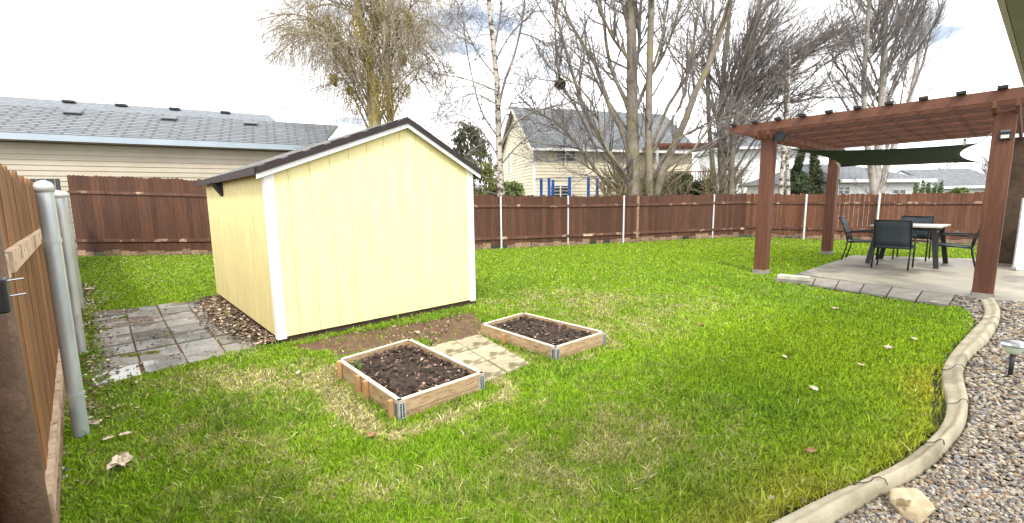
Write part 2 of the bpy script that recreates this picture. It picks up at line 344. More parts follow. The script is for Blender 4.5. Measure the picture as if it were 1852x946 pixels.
# ------------------------------------------------------------------ fences
def boards(b, p, q, h0, h1, bw=.14, th=.018, gap=.004, z0=.03, dog=.0, tvar=.25, zdrop=.015, front=None, wavy=0):
    p, q = np.asarray(p, float), np.asarray(q, float); Ln = np.linalg.norm(q-p); d = (q-p)/Ln; n = np.cross(d, V3(0, 0, 1)); k = int(Ln/bw)
    bw = Ln/k
    for i in range(k):
        h = h0+(h1-h0)*(i+.5)/k+random.uniform(-zdrop, zdrop)+wavy*math.sin(i*1.1); s = p+d*(i*bw+gap/2); off = n*random.uniform(0, .004)
        a = d*(bw-gap); c = min(.03, bw*.25)
        poly = [s+off+V3(0, 0, z0), s+off+a+V3(0, 0, z0), s+off+a+V3(0, 0, h-c), s+off+a-d*c+V3(0, 0, h), s+off+d*c+V3(0, 0, h), s+off+V3(0, 0, h-c)]
        b.prism(poly, n*th, 1+random.uniform(-tvar, tvar))
def seglen(P): return np.linalg.norm(P[1]-P[0])
def poly_fence(name, label, P, H, mb, mrail, rails, z0, postpx, group=None, worn=True):
    t = thing(name, label, 'fence', tuple(P[0]), group)
    b = MB()
    for i in range(len(P)-1): boards(b, P[i], P[i+1], H[i], H[i+1], wavy=.016, z0=z0[i], tvar=.26, zdrop=.022)
    b.build('board_panel', mb, t)
    if worn:
        b = MB()
        for i in range(len(P)-1):
            d = unit(P[i+1]-P[i]); n = np.cross(d, V3(0, 0, 1)); Ln = seglen((P[i], P[i+1])); k = int(Ln/.28)
            for j in range(k):
                if random.random() < .85: b.para(P[i]+d*(j*Ln/k)+n*.021+V3(0, 0, .015), d*(Ln/k-.01), n*.012, V3(0, 0, random.uniform(.10, .2)), random.uniform(.7, 1.1))
        b.build('kickboard', M_worn, t)
    for rz in rails:
        b = MB()
        for i in range(len(P)-1):
            d = unit(P[i+1]-P[i]); n = np.cross(d, V3(0, 0, 1)); f0 = rz*H[i]/1.8; f1 = rz*H[i+1]/1.8
            b.hexa([P[i]+n*.02+V3(0, 0, f0), P[i+1]+n*.02+V3(0, 0, f1), P[i+1]+n*.06+V3(0, 0, f1), P[i]+n*.06+V3(0, 0, f0),
                    P[i]+n*.02+V3(0, 0, f0+.09), P[i+1]+n*.02+V3(0, 0, f1+.09), P[i+1]+n*.06+V3(0, 0, f1+.09), P[i]+n*.06+V3(0, 0, f0+.09)])
        b.build('rail', mrail, t)
    for (px, py), hh, pm, rr in postpx:
        g = G(px, py); b = MB(); g = g+unit(-g)*.0
        b.tube([g, g+V3(0, 0, hh)], rr, 12); b.tube([g+V3(0, 0, hh), g+V3(0, 0, hh+.02), g+V3(0, 0, hh+.045)], [rr*1.15, rr*1.1, rr*.4], 12)
        b.build('post', pm, t, smooth=False)
    return t
# the row behind the shed and along the back of the lawn
poly_fence('board_fence', 'dark brown board fence along the back of the lawn, running behind the yellow shed', BF[1:], [2.63, 2.42, 1.84, 1.78, 1.78, 1.79, 1.82], M_fence, M_rail, (.32, 1.40),
           [.12]*6, [((907, 450), 1.74, M_postpale, .033), ((1027, 444), 1.74, M_postpale, .033), ((1127, 440), 1.73, M_postpale, .033), ((1217, 434), 1.75, M_postpale, .035), ((1288, 431), 1.75, M_postpale, .035)])
g = G(1152, 438); tb = MB(); tb.cbox(g+V3(0, 0, .88), .09, .05, 1.76, tone=1)
o = tb.build('worn_post', M_worn, COL.objects['board_fence']); o['label'] = 'bare pale wooden post among the metal posts'
poly_fence('board_fence', 'reddish brown board fence with streaked boards behind the pergola', RF, [1.80, 1.72, 1.72, 1.72], M_fence_r, M_rail, (.38, 1.40),
           [.12]*3, [((1453, 433), 1.70, M_postpale, .035), ((1583, 437), 1.70, M_postpale, .035), ((1735, 440), 1.68, M_postpale, .035)])
# panel past the left corner, black to paint the back fence's shade
t = thing('corrugated_fence', 'corrugated sheet fence, shade painted black, seen over the top of the left wooden fence', 'fence', tuple(BF[0]))
b = MB()
for i in range(46):
    b.para(V3(-21+i*.145, 14.25+(i % 2)*.03, 0), V3(.135, 0, 0), V3(0, .02, 0), V3(0, 0, 2.5))
b.build('corrugated_sheet', M_shadepanel, t)
# left fence, beside the camera
t = thing('board_fence', 'orange brown board fence close beside the camera on the left, with rails facing the lawn', 'fence', tuple(LFP(-4, .15, 0)))
b = MB(); boards(b, LFP(-4.2, .125, 0), LFP(15.2, .125, 0), 1.80, 1.84, bw=.138, th=.018, z0=.06, tvar=.3, zdrop=.02)
b.build('board_panel', M_fence_l, t)
for z, hh, nm in ((1.33, .09, 'rail'), (.22, .10, 'rail')):
    for s in (-4, -1.44, 1.0, 3.5, 6.2, 8.8, 11.4):
        b = MB(); b.para(LFP(s+.01, .118, z), LFD*2.4, -LFN*.04, V3(0, 0, hh), random.uniform(.9, 1.1)); b.build(nm, M_railp, t)
b = MB(); b.para(LFP(-4, .12, -.01), LFD*18, -LFN*.03, V3(0, 0, .1)); b.build('kickboard', M_worn, t)
for k, (px, s) in enumerate((((148, 790), 0), ((148, 641), 2.5), ((146, 560), 5.4), (None, 8.0), (None, 10.6))):
    g = G(*px) if px else LFP(s, 0, 0)
    hh = [1.74, 1.74, 1.80, 1.7, 1.7][k]; rr = [.044, .044, .05, .045, .045][k]
    b = MB(); b.tube([g, g+V3(0, 0, hh)], rr, 20, cap=False)
    po = b.build('metal_post', M_galv, t, smooth=True)
    b = MB(); b.tube([g+V3(0, 0, hh-.04), g+V3(0, 0, hh), g+V3(0, 0, hh+.02), g+V3(0, 0, hh+.035)], [rr*1.12, rr*1.12, rr*.85, rr*.2], 20)
    b.build('post_cap', M_postpale, po, smooth=True)
    for cz in (1.37, .30):
        b = MB(); b.tube([g+V3(0, 0, cz), g+V3(0, 0, cz+.025)], rr*1.1, 20); b.build('clamp', M_galv, po)
# near rusty post
gN = V3(-1.175, .98, 0)
b = MB(); b.tube([gN, gN+V3(-.02, 0, 1.9)], .041, 24); o = b.build('near_post', M_rustpost, t, smooth=True); o['label'] = 'brown painted post at the picture edge'
d = ray(-8, 535); tt = .82/d[1]; gb = V3(d[0]*tt, .82, HC+d[2]*tt)
t2 = thing('solar_light', 'small black box light clipped to the near brown fence post', 'light', (float(gb[0]), float(gb[1]), float(gb[2])-.03))
b = MB(); b.cbox(gb, .05, .035, .065, ux=LFD, uy=LFN); b.build('housing', M_black, t2, bevel=.004)
b = MB(); b.tube([gb+V3(0, 0, .025), gb+V3(.025, .03, .028)], .0018, 6); b.tube([gb+V3(0, 0, -.005), gb+V3(.025, .03, -.002)], .0018, 6); b.build('wire_clip', M_chrome, t2)

# ------------------------------------------------------------------ shed
t = thing('garden_shed', 'pale yellow garden shed with white corner trim and dark gabled roof', 'shed', tuple(FL))
EZ, AZ, AT_ = 1.99, 2.585, .615       # eave height, apex height of the wall, apex position along the front
ZB = .07
def ztop(a): f = a/SW; return EZ+(AZ-EZ)*(f/AT_ if f < AT_ else (1-f)/(1-AT_))
b = MB(); b.hexa([SP(.03, .03, 0), SP(SW-.03, .03, 0), SP(SW-.03, SD-.03, 0), SP(.03, SD-.03, 0), SP(.03, .03, ZB), SP(SW-.03, .03, ZB), SP(SW-.03, SD-.03, ZB), SP(.03, SD-.03, ZB)]); b.build('skid', M_skid_postshade, t)
b = MB()   # inner core carries the groove colour
for (a0, a1) in ((0.012, AT_*SW), (AT_*SW, SW-.012)):
    b.hexa([SP(a0, .012, ZB), SP(a1, .012, ZB), SP(a1, SD-.012, ZB), SP(a0, SD-.012, ZB), SP(a0, .012, ztop(a0)), SP(a1, .012, ztop(a1)), SP(a1, SD-.012, ztop(a1)), SP(a0, SD-.012, ztop(a0))])
core = b.build('wall', M_yellow_groove, t)
nb = 12; bF = MB(); bB = MB()
for i in range(nb):
    a0 = SW*i/nb+.0025; a1 = SW*(i+1)/nb-.0025; seg = [(a0, a1)]
    if a0 < AT_*SW < a1: seg = [(a0, AT_*SW), (AT_*SW, a1)]
    tn = random.uniform(.97, 1.0)
    for (x0, x1) in seg:
        for (bb, th, b) in ((0, .011, bF), (SD-.011, .011, bB)):
            b.hexa([SP(x0, bb, ZB), SP(x1, bb, ZB), SP(x1, bb+th, ZB), SP(x0, bb+th, ZB), SP(x0, bb, ztop(x0)), SP(x1, bb, ztop(x1)), SP(x1, bb+th, ztop(x1)), SP(x0, bb+th, ztop(x0))], tn)
bF.build('gable_siding', M_yellow, t); bB.build('gable_siding', M_yellow, t)
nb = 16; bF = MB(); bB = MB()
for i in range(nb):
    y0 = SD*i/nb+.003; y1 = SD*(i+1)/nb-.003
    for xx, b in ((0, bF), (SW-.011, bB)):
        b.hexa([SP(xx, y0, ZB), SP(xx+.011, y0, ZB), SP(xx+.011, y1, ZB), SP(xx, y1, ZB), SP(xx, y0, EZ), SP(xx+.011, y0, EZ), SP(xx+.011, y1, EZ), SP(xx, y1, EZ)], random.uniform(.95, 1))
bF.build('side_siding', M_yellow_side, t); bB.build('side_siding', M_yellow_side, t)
for (a, s) in ((0, 1), (SW, -1)):
    b = MB(); x0 = a-.015*s; x1 = a+.085*s
    P = lambda x, y, z: SP(x, y, z)
    b.hexa([P(x0, -.018, ZB-.02), P(x1, -.018, ZB-.02), P(x1, -.001, ZB-.02), P(x0, -.001, ZB-.02), P(x0, -.018, EZ+.03), P(x1, -.018, EZ+.03), P(x1, -.001, EZ+.03), P(x0, -.001, EZ+.03)])
    x2 = a-.016*s; x3 = a-.001*s
    b.hexa([P(x2, 0, ZB-.02), P(x3, 0, ZB-.02), P(x3, .075, ZB-.02), P(x2, .075, ZB-.02), P(x2, 0, EZ), P(x3, 0, EZ), P(x3, .075, EZ), P(x2, .075, EZ)])
    b.build('corner_trim', M_white, t)
# roof: two slopes with overhang; fascia and white rake boards
OV, RZ = .075, .03
sl_l = (AZ-EZ)/(AT_*SW); sl_r = (AZ-EZ)/((1-AT_)*SW); af = AT_*SW
def rz_(a): return AZ+RZ-(af-a)*sl_l if a < af else AZ+RZ-(a-af)*sl_r
roofparts = []
for (a0, a1) in ((-.10, af), (af, SW+.12)):
    b = MB(); zz = lambda a: rz_(a)
    P = [SP(a0, -OV, zz(a0)), SP(a1, -OV, zz(a1)), SP(a1, SD+OV, zz(a1)), SP(a0, SD+OV, zz(a0))]
    up = V3(0, 0, .032); b.hexa(P+[p+up for p in P]); o = b.build('roof', M_roofs, t)
    if a0 < 0: roof_plane(o, P[0], P[3], P[2], P[1])
    else: roof_plane(o, P[1], P[2], P[3], P[0])
    for (ya, yb, dz, hh, mm, nm) in ((-OV-.022, -OV-.002, -.050, .068, M_plum, 'fascia'), (-OV+.0, -OV+.02, -.105, .07, M_white, 'rake_board')):
        b = MB(); Q = [SP(a0, ya, zz(a0)+dz), SP(a1, ya, zz(a1)+dz), SP(a1, yb, zz(a1)+dz), SP(a0, yb, zz(a0)+dz)]; b.hexa(Q+[p+V3(0, 0, hh) for p in Q]); b.build(nm, mm, o)
    b = MB(); ae = a0 if a0 < 0 else a1; s = -1 if a0 < 0 else 1
    Q = [SP(ae, -OV, zz(ae)-.06), SP(ae+.02*s, -OV, zz(ae)-.06), SP(ae+.02*s, SD+OV, zz(ae)-.06), SP(ae, SD+OV, zz(ae)-.06)]; b.hexa(Q+[p+V3(0, 0, .075) for p in Q]); b.build('eave_board', M_plum, o)
# roof shingle courses on the rake edge (small steps)
d = SP(0, SD*.72, 0)
up_ = V3(0, 0, 1); b = MB(); c0 = SP(-.002, SD*.62, 1.93)
b.prism([c0, c0-up_*.20, c0-SU*.13], SV*.20); b.build('vent', M_black, t)

# ------------------------------------------------------------------ raised beds
def raised_bed(label, pix, H, stakes, brk):
    P = [G(*p) for p in pix]          # left, back, right, front
    c = sum(P)/4; t = thing('raised_bed', label, 'planter', tuple(c*V3(1, 1, 0)), 'timber raised beds')
    n4 = 4; th = .032
    for i in range(n4):
        p, q = P[i], P[(i+1) % n4]; d = unit(q-p); n = np.cross(d, V3(0, 0, 1)); 
        if np.dot(n, c-p) < 0: n = -n
        b = MB(); hb = H*.36
        b.para(p, q-p, n*th, V3(0, 0, hb-.004), .92); b.para(p+n*.003, q-p, n*(th-.003), V3(0, 0, H-hb)+V3(0, 0, 0), 1.0) if False else b.para(p+V3(0, 0, hb), q-p, n*th, V3(0, 0, H-hb), 1.05)
        s = b.build('side_board', M_bedwood, t, bevel=.003)
        b = MB(); b.para(p-n*.002+V3(0, 0, H+.001), q-p, n*(th+.004), V3(0, 0, .006)); b.build('top_edge', M_bedtop, s)
    b = MB(); b.add([p*V3(1, 1, 0)*.97+c*.03*V3(1, 1, 0)+V3(0, 0, H-.07) for p in P], [(0, 3, 2, 1) if np.cross(P[1]-P[0], P[2]-P[0])[2] < 0 else (0, 1, 2, 3)])
    # soil surface as displaced grid
    N = 46; V = []; F = []
    for i in range(N):
        for j in range(N):
            u, v = i/(N-1)*.95+.025, j/(N-1)*.95+.025
            q = (P[0]*(1-u)+P[3]*u)*(1-v)+(P[1]*(1-u)+P[2]*u)*v
            e = min(u, v, 1-u, 1-v)
            z = H-.075+.05*min(1, e*5)+.035*(float(fbm(np.array([q[0]]), np.array([q[1]]), 9, 3)[0])-.5)+random.uniform(-.008, .008)
            V.append((q[0], q[1], z))
    for i in range(N-1):
        for j in range(N-1): F.append((i*N+j, (i+1)*N+j, (i+1)*N+j+1, i*N+j+1))
    soil = add_mesh('soil', V, F, M_soil, t)
    # crumbs, twigs
    n = 1500; u = rng.uniform(.05, .95, n); v = rng.uniform(.05, .95, n); VV = []; FF = []; CC = []
    for k in range(n):
        q = (P[0]*(1-u[k])+P[3]*u[k])*(1-v[k])+(P[1]*(1-u[k])+P[2]*u[k])*v[k]; z = H-.03+random.uniform(-.01, .012)
        a = random.uniform(0, 6.28); s = random.uniform(.006, .02); l = s*random.uniform(.8, 3)
        e1 = V3(math.cos(a), math.sin(a), random.uniform(-.4, .4))*l; e2 = V3(-math.sin(a), math.cos(a), random.uniform(-.5, .8))*s*.6
        o = len(VV); VV += [V3(q[0], q[1], z)-e1, V3(q[0], q[1], z)+e2, V3(q[0], q[1], z)+e1, V3(q[0], q[1], z)-e2+V3(0, 0, .01)]; FF += [(o, o+1, o+2, o+3)]
        c_ = (.035, .022, .015) if random.random() < .78 else ((.18, .11, .08) if random.random() < .8 else (.42, .33, .25)); CC += [c_]*4
    o = add_mesh('mulch', VV, FF, M_litter, t, col=np.array(CC)); o['kind'] = 'stuff'
    # sprouts
    b = MB()
    for k in range(9):
        u, v = random.uniform(.1, .9), random.uniform(.08, .3); q = (P[0]*(1-v)+P[3]*v)*(1-.15*u)+(P[1]*(1-v)+P[2]*v)*.15*u
        for j in range(3):
            b.tube([V3(q[0], q[1], H-.05), V3(q[0]+random.uniform(-.02, .02), q[1]+random.uniform(-.02, .02), H+random.uniform(-.01, .04))], [.004, .001], 4)
    b.build('sprout', MG_sprout, t)
    # perforated corner brackets
    for ci in brk:
        p = P[ci]; b = MB(); hb = MB()
        for q in (P[ci-1], P[(ci+1) % 4]):
            d = unit(q-p); n = np.cross(d, V3(0, 0, 1)); n = n if np.dot(n, c-p) < 0 else -n
            b.para(p+n*.002+V3(0, 0, .01), d*.055, n*.004, V3(0, 0, H-.015))
            for r in range(6):
                for cc in range(2):
                    o = p+d*(.010+cc*.022)+n*.0065+V3(0, 0, .028+r*(H-.045)/6); hb.para(o, d*.012, n*.0015, V3(0, 0, .014))
        br = b.build('corner_bracket', M_bracket, t); hb.build('hole', M_hole, br)
    for (i, f, hh) in stakes:
        p, q = P[i], P[(i+1) % 4]; d = unit(q-p); n = np.cross(d, V3(0, 0, 1)); n = n if np.dot(n, c-p) < 0 else -n
        o = p+(q-p)*f+n*.006; b = MB(); b.para(o, d*.035, n*.035, V3(0, 0, hh)); st = b.build('stake', M_stake, t, bevel=.002)
    return P
MG_sprout = mat('sprout_green', (.12, .22, .04), rough=.6)
BED1 = raised_bed('timber raised bed nearest the camera, with stakes along its left board', [(612, 680), (742, 638), (876, 706), (722, 763)], .155, [(3, .90, .175), (3, .55, .165), (3, .42, .165), (3, .05, .15)], (2, 3))
BED2 = raised_bed('smaller raised bed beyond the tan pavers, nearer the patio', [(870, 608), (947, 585), (1095, 624), (1005, 655)], .145, [(3, .62, .12)], (2, 3))

# ------------------------------------------------------------------ paving, kerb, gravel
def ring_mesh(P, z): return [(p[0], p[1], z) for p in P]
def paver(name, P, z0, h, material, label, group):
    c = sum(P)/len(P); b = MB(); P2 = [V3(p[0], p[1], z0) for p in P]
    if np.cross(P2[1]-P2[0], P2[2]-P2[0])[2] < 0: P2 = P2[::-1]
    b.prism(P2, V3(0, 0, h), random.uniform(.85, 1.12)); o = b.build(name, material, bevel=.006); return tag(o, label, 'paving slab', group)
# left patio: wet rows
b = MB(); b.add(ring_mesh([LPAVE[0]+V3(-.7, .0, 0), LPAVE[1]+V3(.5, .25, 0), LPAVE[2]+V3(.55, .1, 0), LPAVE[3]+V3(-.5, -.05, 0)], .0), [(3, 2, 1, 0)]); struct(b.build('bare_soil', M_dirt))
m = bpy.data.materials.new('wet_paver'); m.use_nodes = True; n = m.node_tree.nodes; l = m.node_tree.links.new; bs = n['Principled BSDF']
tcn = n.new('ShaderNodeTexCoord'); no = n.new('ShaderNodeTexNoise'); no.inputs['Scale'].default_value = 1.5; no.inputs['Detail'].default_value = 5; l(tcn.outputs['Object'], no.inputs['Vector'])
r1 = n.new('ShaderNodeMapRange'); r1.inputs['From Min'].default_value = .47; r1.inputs['From Max'].default_value = .55; r1.inputs['To Min'].default_value = .75; r1.inputs['To Max'].default_value = .08; l(no.outputs['Fac'], r1.inputs['Value']); l(r1.outputs[0], bs.inputs['Roughness'])
n2 = n.new('ShaderNodeTexNoise'); n2.inputs['Scale'].default_value = 14; n2.inputs['Detail'].default_value = 8; l(tcn.outputs['Object'], n2.inputs['Vector'])
mr = n.new('ShaderNodeMixRGB'); mr.inputs[1].default_value = (.12, .115, .10, 1); mr.inputs[2].default_value = (.28, .26, .23, 1); l(n2.outputs['Fac'], mr.inputs[0])
ta = n.new('ShaderNodeAttribute'); ta.attribute_name = 'tone'; mu = n.new('ShaderNodeMixRGB'); mu.blend_type = 'MULTIPLY'; mu.inputs[0].default_value = 1; l(mr.outputs[0], mu.inputs[1]); l(ta.outputs['Fac'], mu.inputs[2]); l(mu.outputs[0], bs.inputs['Base Color'])
M_wet = m
b = MB(); rows, cols = 8, 4
for i in range(rows):
    for j in range(cols):
        u0, u1 = i/rows+.006, (i+1)/rows-.006; off = .0
        v0, v1 = j/cols+.006, (j+1)/cols-.006
        Q = lambda u, v: (LPAVE[0]*(1-v)+LPAVE[1]*v)*(1-u)+(LPAVE[3]*(1-v)+LPAVE[2]*v)*u
        z = .012+random.uniform(-.004, .004); P = [Q(u1, v0), Q(u1, v1), Q(u0, v1), Q(u0, v0)]
        jx = V3(random.uniform(-.012, .012), random.uniform(-.012, .012), 0)
        b.prism([V3(p[0], p[1], -.01)+jx for p in P], V3(0, 0, z+.012+random.uniform(0, .006)), random.uniform(.6, 1.2))
struct(b.build('pavement', M_wet, bevel=.004))
# tan pavers between the beds
DIRT = [G(*p) for p in [(508, 630), (620, 603), (740, 585), (860, 562), (885, 590), (868, 640), (960, 650), (930, 680), (880, 694), (790, 632), (742, 622), (610, 650)]]
b = MB(); b.add(ring_mesh(DIRT, .002), [list(range(len(DIRT)))[::-1]]); struct(b.build('dirt', M_dirt))
mp0, mp1, mp2, mp3 = G(770, 632), G(868, 607), G(960, 662), G(872, 696)
for i in range(2):
    for j in range(3):
        q = lambda u, v: (mp0*(1-u)+mp1*u)*(1-v)+(mp3*(1-u)+mp2*u)*v
        e = .008; u0, u1, v0, v1 = i/2+e, (i+1)/2-e, j/3+e, (j+1)/3-e
        paver('concrete_paver', [q(u0, v0), q(u1, v0), q(u1, v1), q(u0, v1)], 0, .022+random.uniform(0, .01), M_paver_warm, 'tan concrete paver in the walkway between the two raised beds', 'pavers between the raised beds')
# patio slab
b = MB(); pl = [V3(p[0], p[1], -.01) for p in SLAB]; 
if np.cross(pl[1]-pl[0], pl[2]-pl[0])[2] < 0: pl = pl[::-1]
b.prism(pl, V3(0, 0, .05)); struct(b.build('patio', M_slab, bevel=.008))
# grey pavers in front of the slab
s0, s1, e0, e1 = G(1436, 500), G(1728, 537), G(1432, 512), G(1715, 556)
lab = ['grey patio paver at the far left end of the row by the stacked blocks', 'second grey patio paver from the left in the row before the slab', 'third grey patio paver from the left in the row before the slab', 'fourth grey patio paver from the left in the row before the slab', 'fifth grey patio paver from the left, next to the last one', 'grey patio paver at the right end of the row, next to the gravel']
for i in range(6):
    u0, u1 = i/6+.004, (i+1)/6-.004
    paver('patio_paver', [s0*(1-u0)+s1*u0, s0*(1-u1)+s1*u1, e0*(1-u1)+e1*u1, e0*(1-u0)+e1*u0], 0, .04, M_paver_dark, lab[i], 'row of grey pavers along the patio edge')
# stacked concrete blocks
c = (G(1405, 509)+G(1460, 514))/2; du = unit(G(1460, 514)-G(1405, 509)); dv = V3(-du[1], du[0], 0)
for k in range(2):
    b = MB(); b.cbox(c+V3(0, 0, .035+k*.072)+du*.02*k, .54-.03*k, .22, .068, du, dv, tone=[.8, 1.7][k]); tag(b.build('concrete_block', M_paver, bevel=.006), ['lower flat concrete block of the small stack beside the pergola post', 'upper flat concrete block on the small stack beside the pergola post'][k], 'paving block', 'stacked concrete blocks')
# kerb
b = MB(); n = len(KL); H = .095; V = []; F = []
def cat_rom(P, k=8):
    P = [np.asarray(p) for p in P]; out = []
    for i in range(len(P)-1):
        p0, p1, p2, p3 = P[max(i-1, 0)], P[i], P[i+1], P[min(i+2, len(P)-1)]
        for j in range(k):
            s = j/k; out.append(.5*((2*p1)+(-p0+p2)*s+(2*p0-5*p1+4*p2-p3)*s*s+(-p0+3*p1-3*p2+p3)*s**3))
    out.append(P[-1]); return np.array(out)
kL, kR = cat_rom(KL), cat_rom(KR); prof = [(0, 0), (.0, .50), (.05, .62), (.28, .66), (.50, .72), (.60, .92), (.74, 1.0), (.88, .93), (.97, .6), (1.0, 0)]
cracks = [int(len(kL)*f) for f in (.15, .36, .52, .66, .80)]
for i in range(len(kL)):
    hh = H*(1 if not any(i == c for c in cracks) else .75)
    for (u, z) in prof:
        p = kL[i]*(1-u)+kR[i]*u; V.append((p[0], p[1], -.01+z*hh+.01+.004*random.random()))
k = len(prof)
for i in range(len(kL)-1):
    for j in range(k-1): F.append((i*k+j, i*k+j+1, (i+1)*k+j+1, (i+1)*k+j))
F.append(list(range(k)))
struct(add_mesh('kerb', V, F, M_kerb, smooth=True))
# joints in the kerb
b = MB()
for c in cracks:
    p = kL[c]; q = kR[c]; d = unit(V3(*(q-p), 0)); nn = V3(-d[1], d[0], 0)
    pts = [V3(*(p*(1-u)+q*u), z*H+.004+.004)+nn*.006*math.sin(u*9+c) for u, z in prof[1:9]]; b.tube(pts, .003, 5)
struct(b.build('kerb_joint', M_kerbgap))
# gravel
GP = [tuple(p) for p in kR]+[(kR[-1][0], -2), (9, -2), (12.5, 6.0), (9.4, 5.4), tuple(G(1852, 545)[:2]), tuple(G(1800, 548)[:2])]
b = MB(); b.add([(p[0], p[1], .004) for p in GP], [list(range(len(GP)))]); struct(b.build('gravel_bed', M_gravelbase))
GP2 = [tuple(G(*p)[:2]) for p in [(1728, 536), (1776, 540), (1785, 560), (1770, 585), (1740, 556), (1718, 556)]]
b = MB(); b.add([(p[0], p[1], .003) for p in GP2], [list(range(len(GP2)))]); struct(b.build('gravel_bed', M_gravelbase))
ico_v = []; ph = (1+5**.5)/2
for a in (-1, 1):
    for c in (-ph, ph): ico_v += [(0, a, c), (a, c, 0), (c, 0, a)]
ico_v = np.array(ico_v, float); ico_v /= np.linalg.norm(ico_v[0])
from itertools import combinations
el = min(np.linalg.norm(ico_v[0]-ico_v[i]) for i in range(1, 12)); ico_f = []
for tr in combinations(range(12), 3):
    if all(abs(np.linalg.norm(ico_v[x]-ico_v[y])-el) < 1e-6 for x, y in combinations(tr, 2)):
        x, y, z = tr
        if np.dot(np.cross(ico_v[y]-ico_v[x], ico_v[z]-ico_v[x]), ico_v[x]) < 0: y, z = z, y
        ico_f.append((x, y, z))
ico_f = np.array(ico_f)
# one subdivision
def subdiv(v, f):
    v = list(map(tuple, v)); c = {}; nf = []
    def mid(a, b_):
        k = (min(a, b_), max(a, b_))
        if k not in c:
            p = (np.array(v[a])+np.array(v[b_]))/2; p /= np.linalg.norm(p); c[k] = len(v); v.append(tuple(p))
        return c[k]
    for a, b_, d in f:
        x, y, z = mid(a, b_), mid(b_, d), mid(d, a); nf += [(a, x, z), (b_, y, x), (d, z, y), (x, y, z)]
    return np.array(v), np.array(nf)
ico2_v, ico2_f = subdiv(ico_v, ico_f)
def scatter_stones(name, pts, size, cols, material, sub=True):
    n = len(pts); bv, bf = (ico2_v, ico2_f) if sub else (ico_v, ico_f); K = len(bv)
    sc = np.stack([size*rng.uniform(.8, 1.5, n), size*rng.uniform(.6, 1.0, n), size*rng.uniform(.35, .65, n)], 1)
    an = rng.uniform(0, 2*np.pi, n); tl = rng.normal(0, .35, n)
    v = bv[None]*sc[:, None, :]*(1+rng.normal(0, .05, (n, K, 1)))
    x = v[..., 0]*np.cos(tl)[:, None]-v[..., 2]*np.sin(tl)[:, None]; z = v[..., 0]*np.sin(tl)[:, None]+v[..., 2]*np.cos(tl)[:, None]; y = v[..., 1]
    X = x*np.cos(an)[:, None]-y*np.sin(an)[:, None]; Y = x*np.sin(an)[:, None]+y*np.cos(an)[:, None]
    V = np.stack([X, Y, z], -1)+pts[:, None, :]
    F = (bf[None]+(np.arange(n)*K)[:, None, None]).reshape(-1, 3)
    return add_mesh(name, V.reshape(-1, 3), F, material, col=np.repeat(cols, K, 0), smooth=True)
def pebble_cols(n):
    base = np.array([(.29, .245, .18), (.37, .32, .25), (.18, .145, .11), (.23, .235, .235), (.38, .35, .29), (.22, .145, .09), (.10, .095, .095), (.31, .25, .16)])
    return np.clip(base[rng.integers(0, len(base), n)]*rng.uniform(.6, 1.1, (n, 1)), 0, .7)
n = 150000; r = np.exp(rng.uniform(np.log(1.6), np.log(11), n)); th = rng.uniform(rad(20), rad(72), n); x = r*np.sin(th); y = r*np.cos(th)
k = (inpoly(x, y, GP) & (distpoly(x, y, GP) > .015)) | inpoly(x, y, GP2)
x, y = x[k], y[k]; rr = np.hypot(x, y); sz = np.clip(.0062+.0014*rr, .009, .020)*rng.uniform(.6, 1.6, len(x))
keep = rng.random(len(x)) < np.clip(.9*(rr/4.5)**-.2, .3, 1)
x, y, rr, sz = x[keep], y[keep], rr[keep], sz[keep]
near = rr < 4.2
scatter = np.stack([x, y, .008+rng.uniform(0, .02, len(x))], 1)
tag(scatter_stones('gravel', scatter, sz, pebble_cols(len(x)), M_pebble, sub=False), kind='stuff')
print('pebbles', len(x))
# rock
def rock(name, label, c, sx, sy, sz, seed, material, cat='rock'):
    v, f = subdiv(*subdiv(ico2_v, ico2_f)); r2 = np.random.default_rng(seed); v = v.copy()
    for _ in range(14):
        d = unit(r2.normal(size=3)*V3(1, 1, .7)); k = r2.uniform(.42, .8); s = v@d; v = v-np.maximum(s-k, 0)[:, None]*d[None]*.9
    v = v+.02*np.sin(v[:, ::-1]*9+seed)*.6
    V = v*np.array([sx, sy, sz])+np.asarray(c)+V3(0, 0, sz*.55)
    return tag(add_mesh(name, V, f, material), label, cat)
rock('boulder', 'tan angular rock lying in the gravel inside the concrete edging', G(1648, 936), .15, .10, .10, 4, M_rock)

# solar path light
g = G(1826, 684); t = thing('path_light', 'small solar path light with steel cap and black stake in the gravel', 'garden light', tuple(g))
b = MB(); b.tube([g, g+V3(0, 0, .22)], [.014, .02], 12); b.build('stake', M_black, t, smooth=True)
b = MB(); b.tube([g+V3(0, 0, .222), g+V3(0, 0, .24), g+V3(0, 0, .305)], [.03, .05, .065], 18); b.build('lens', M_greenglass, t, smooth=True)
b = MB(); b.tube([g+V3(0, 0, .306), g+V3(0, 0, .312), g+V3(0, 0, .328), g+V3(0, 0, .338)], [.10, .105, .09, .03], 24); b.build('cap', M_chrome, t, smooth=False)

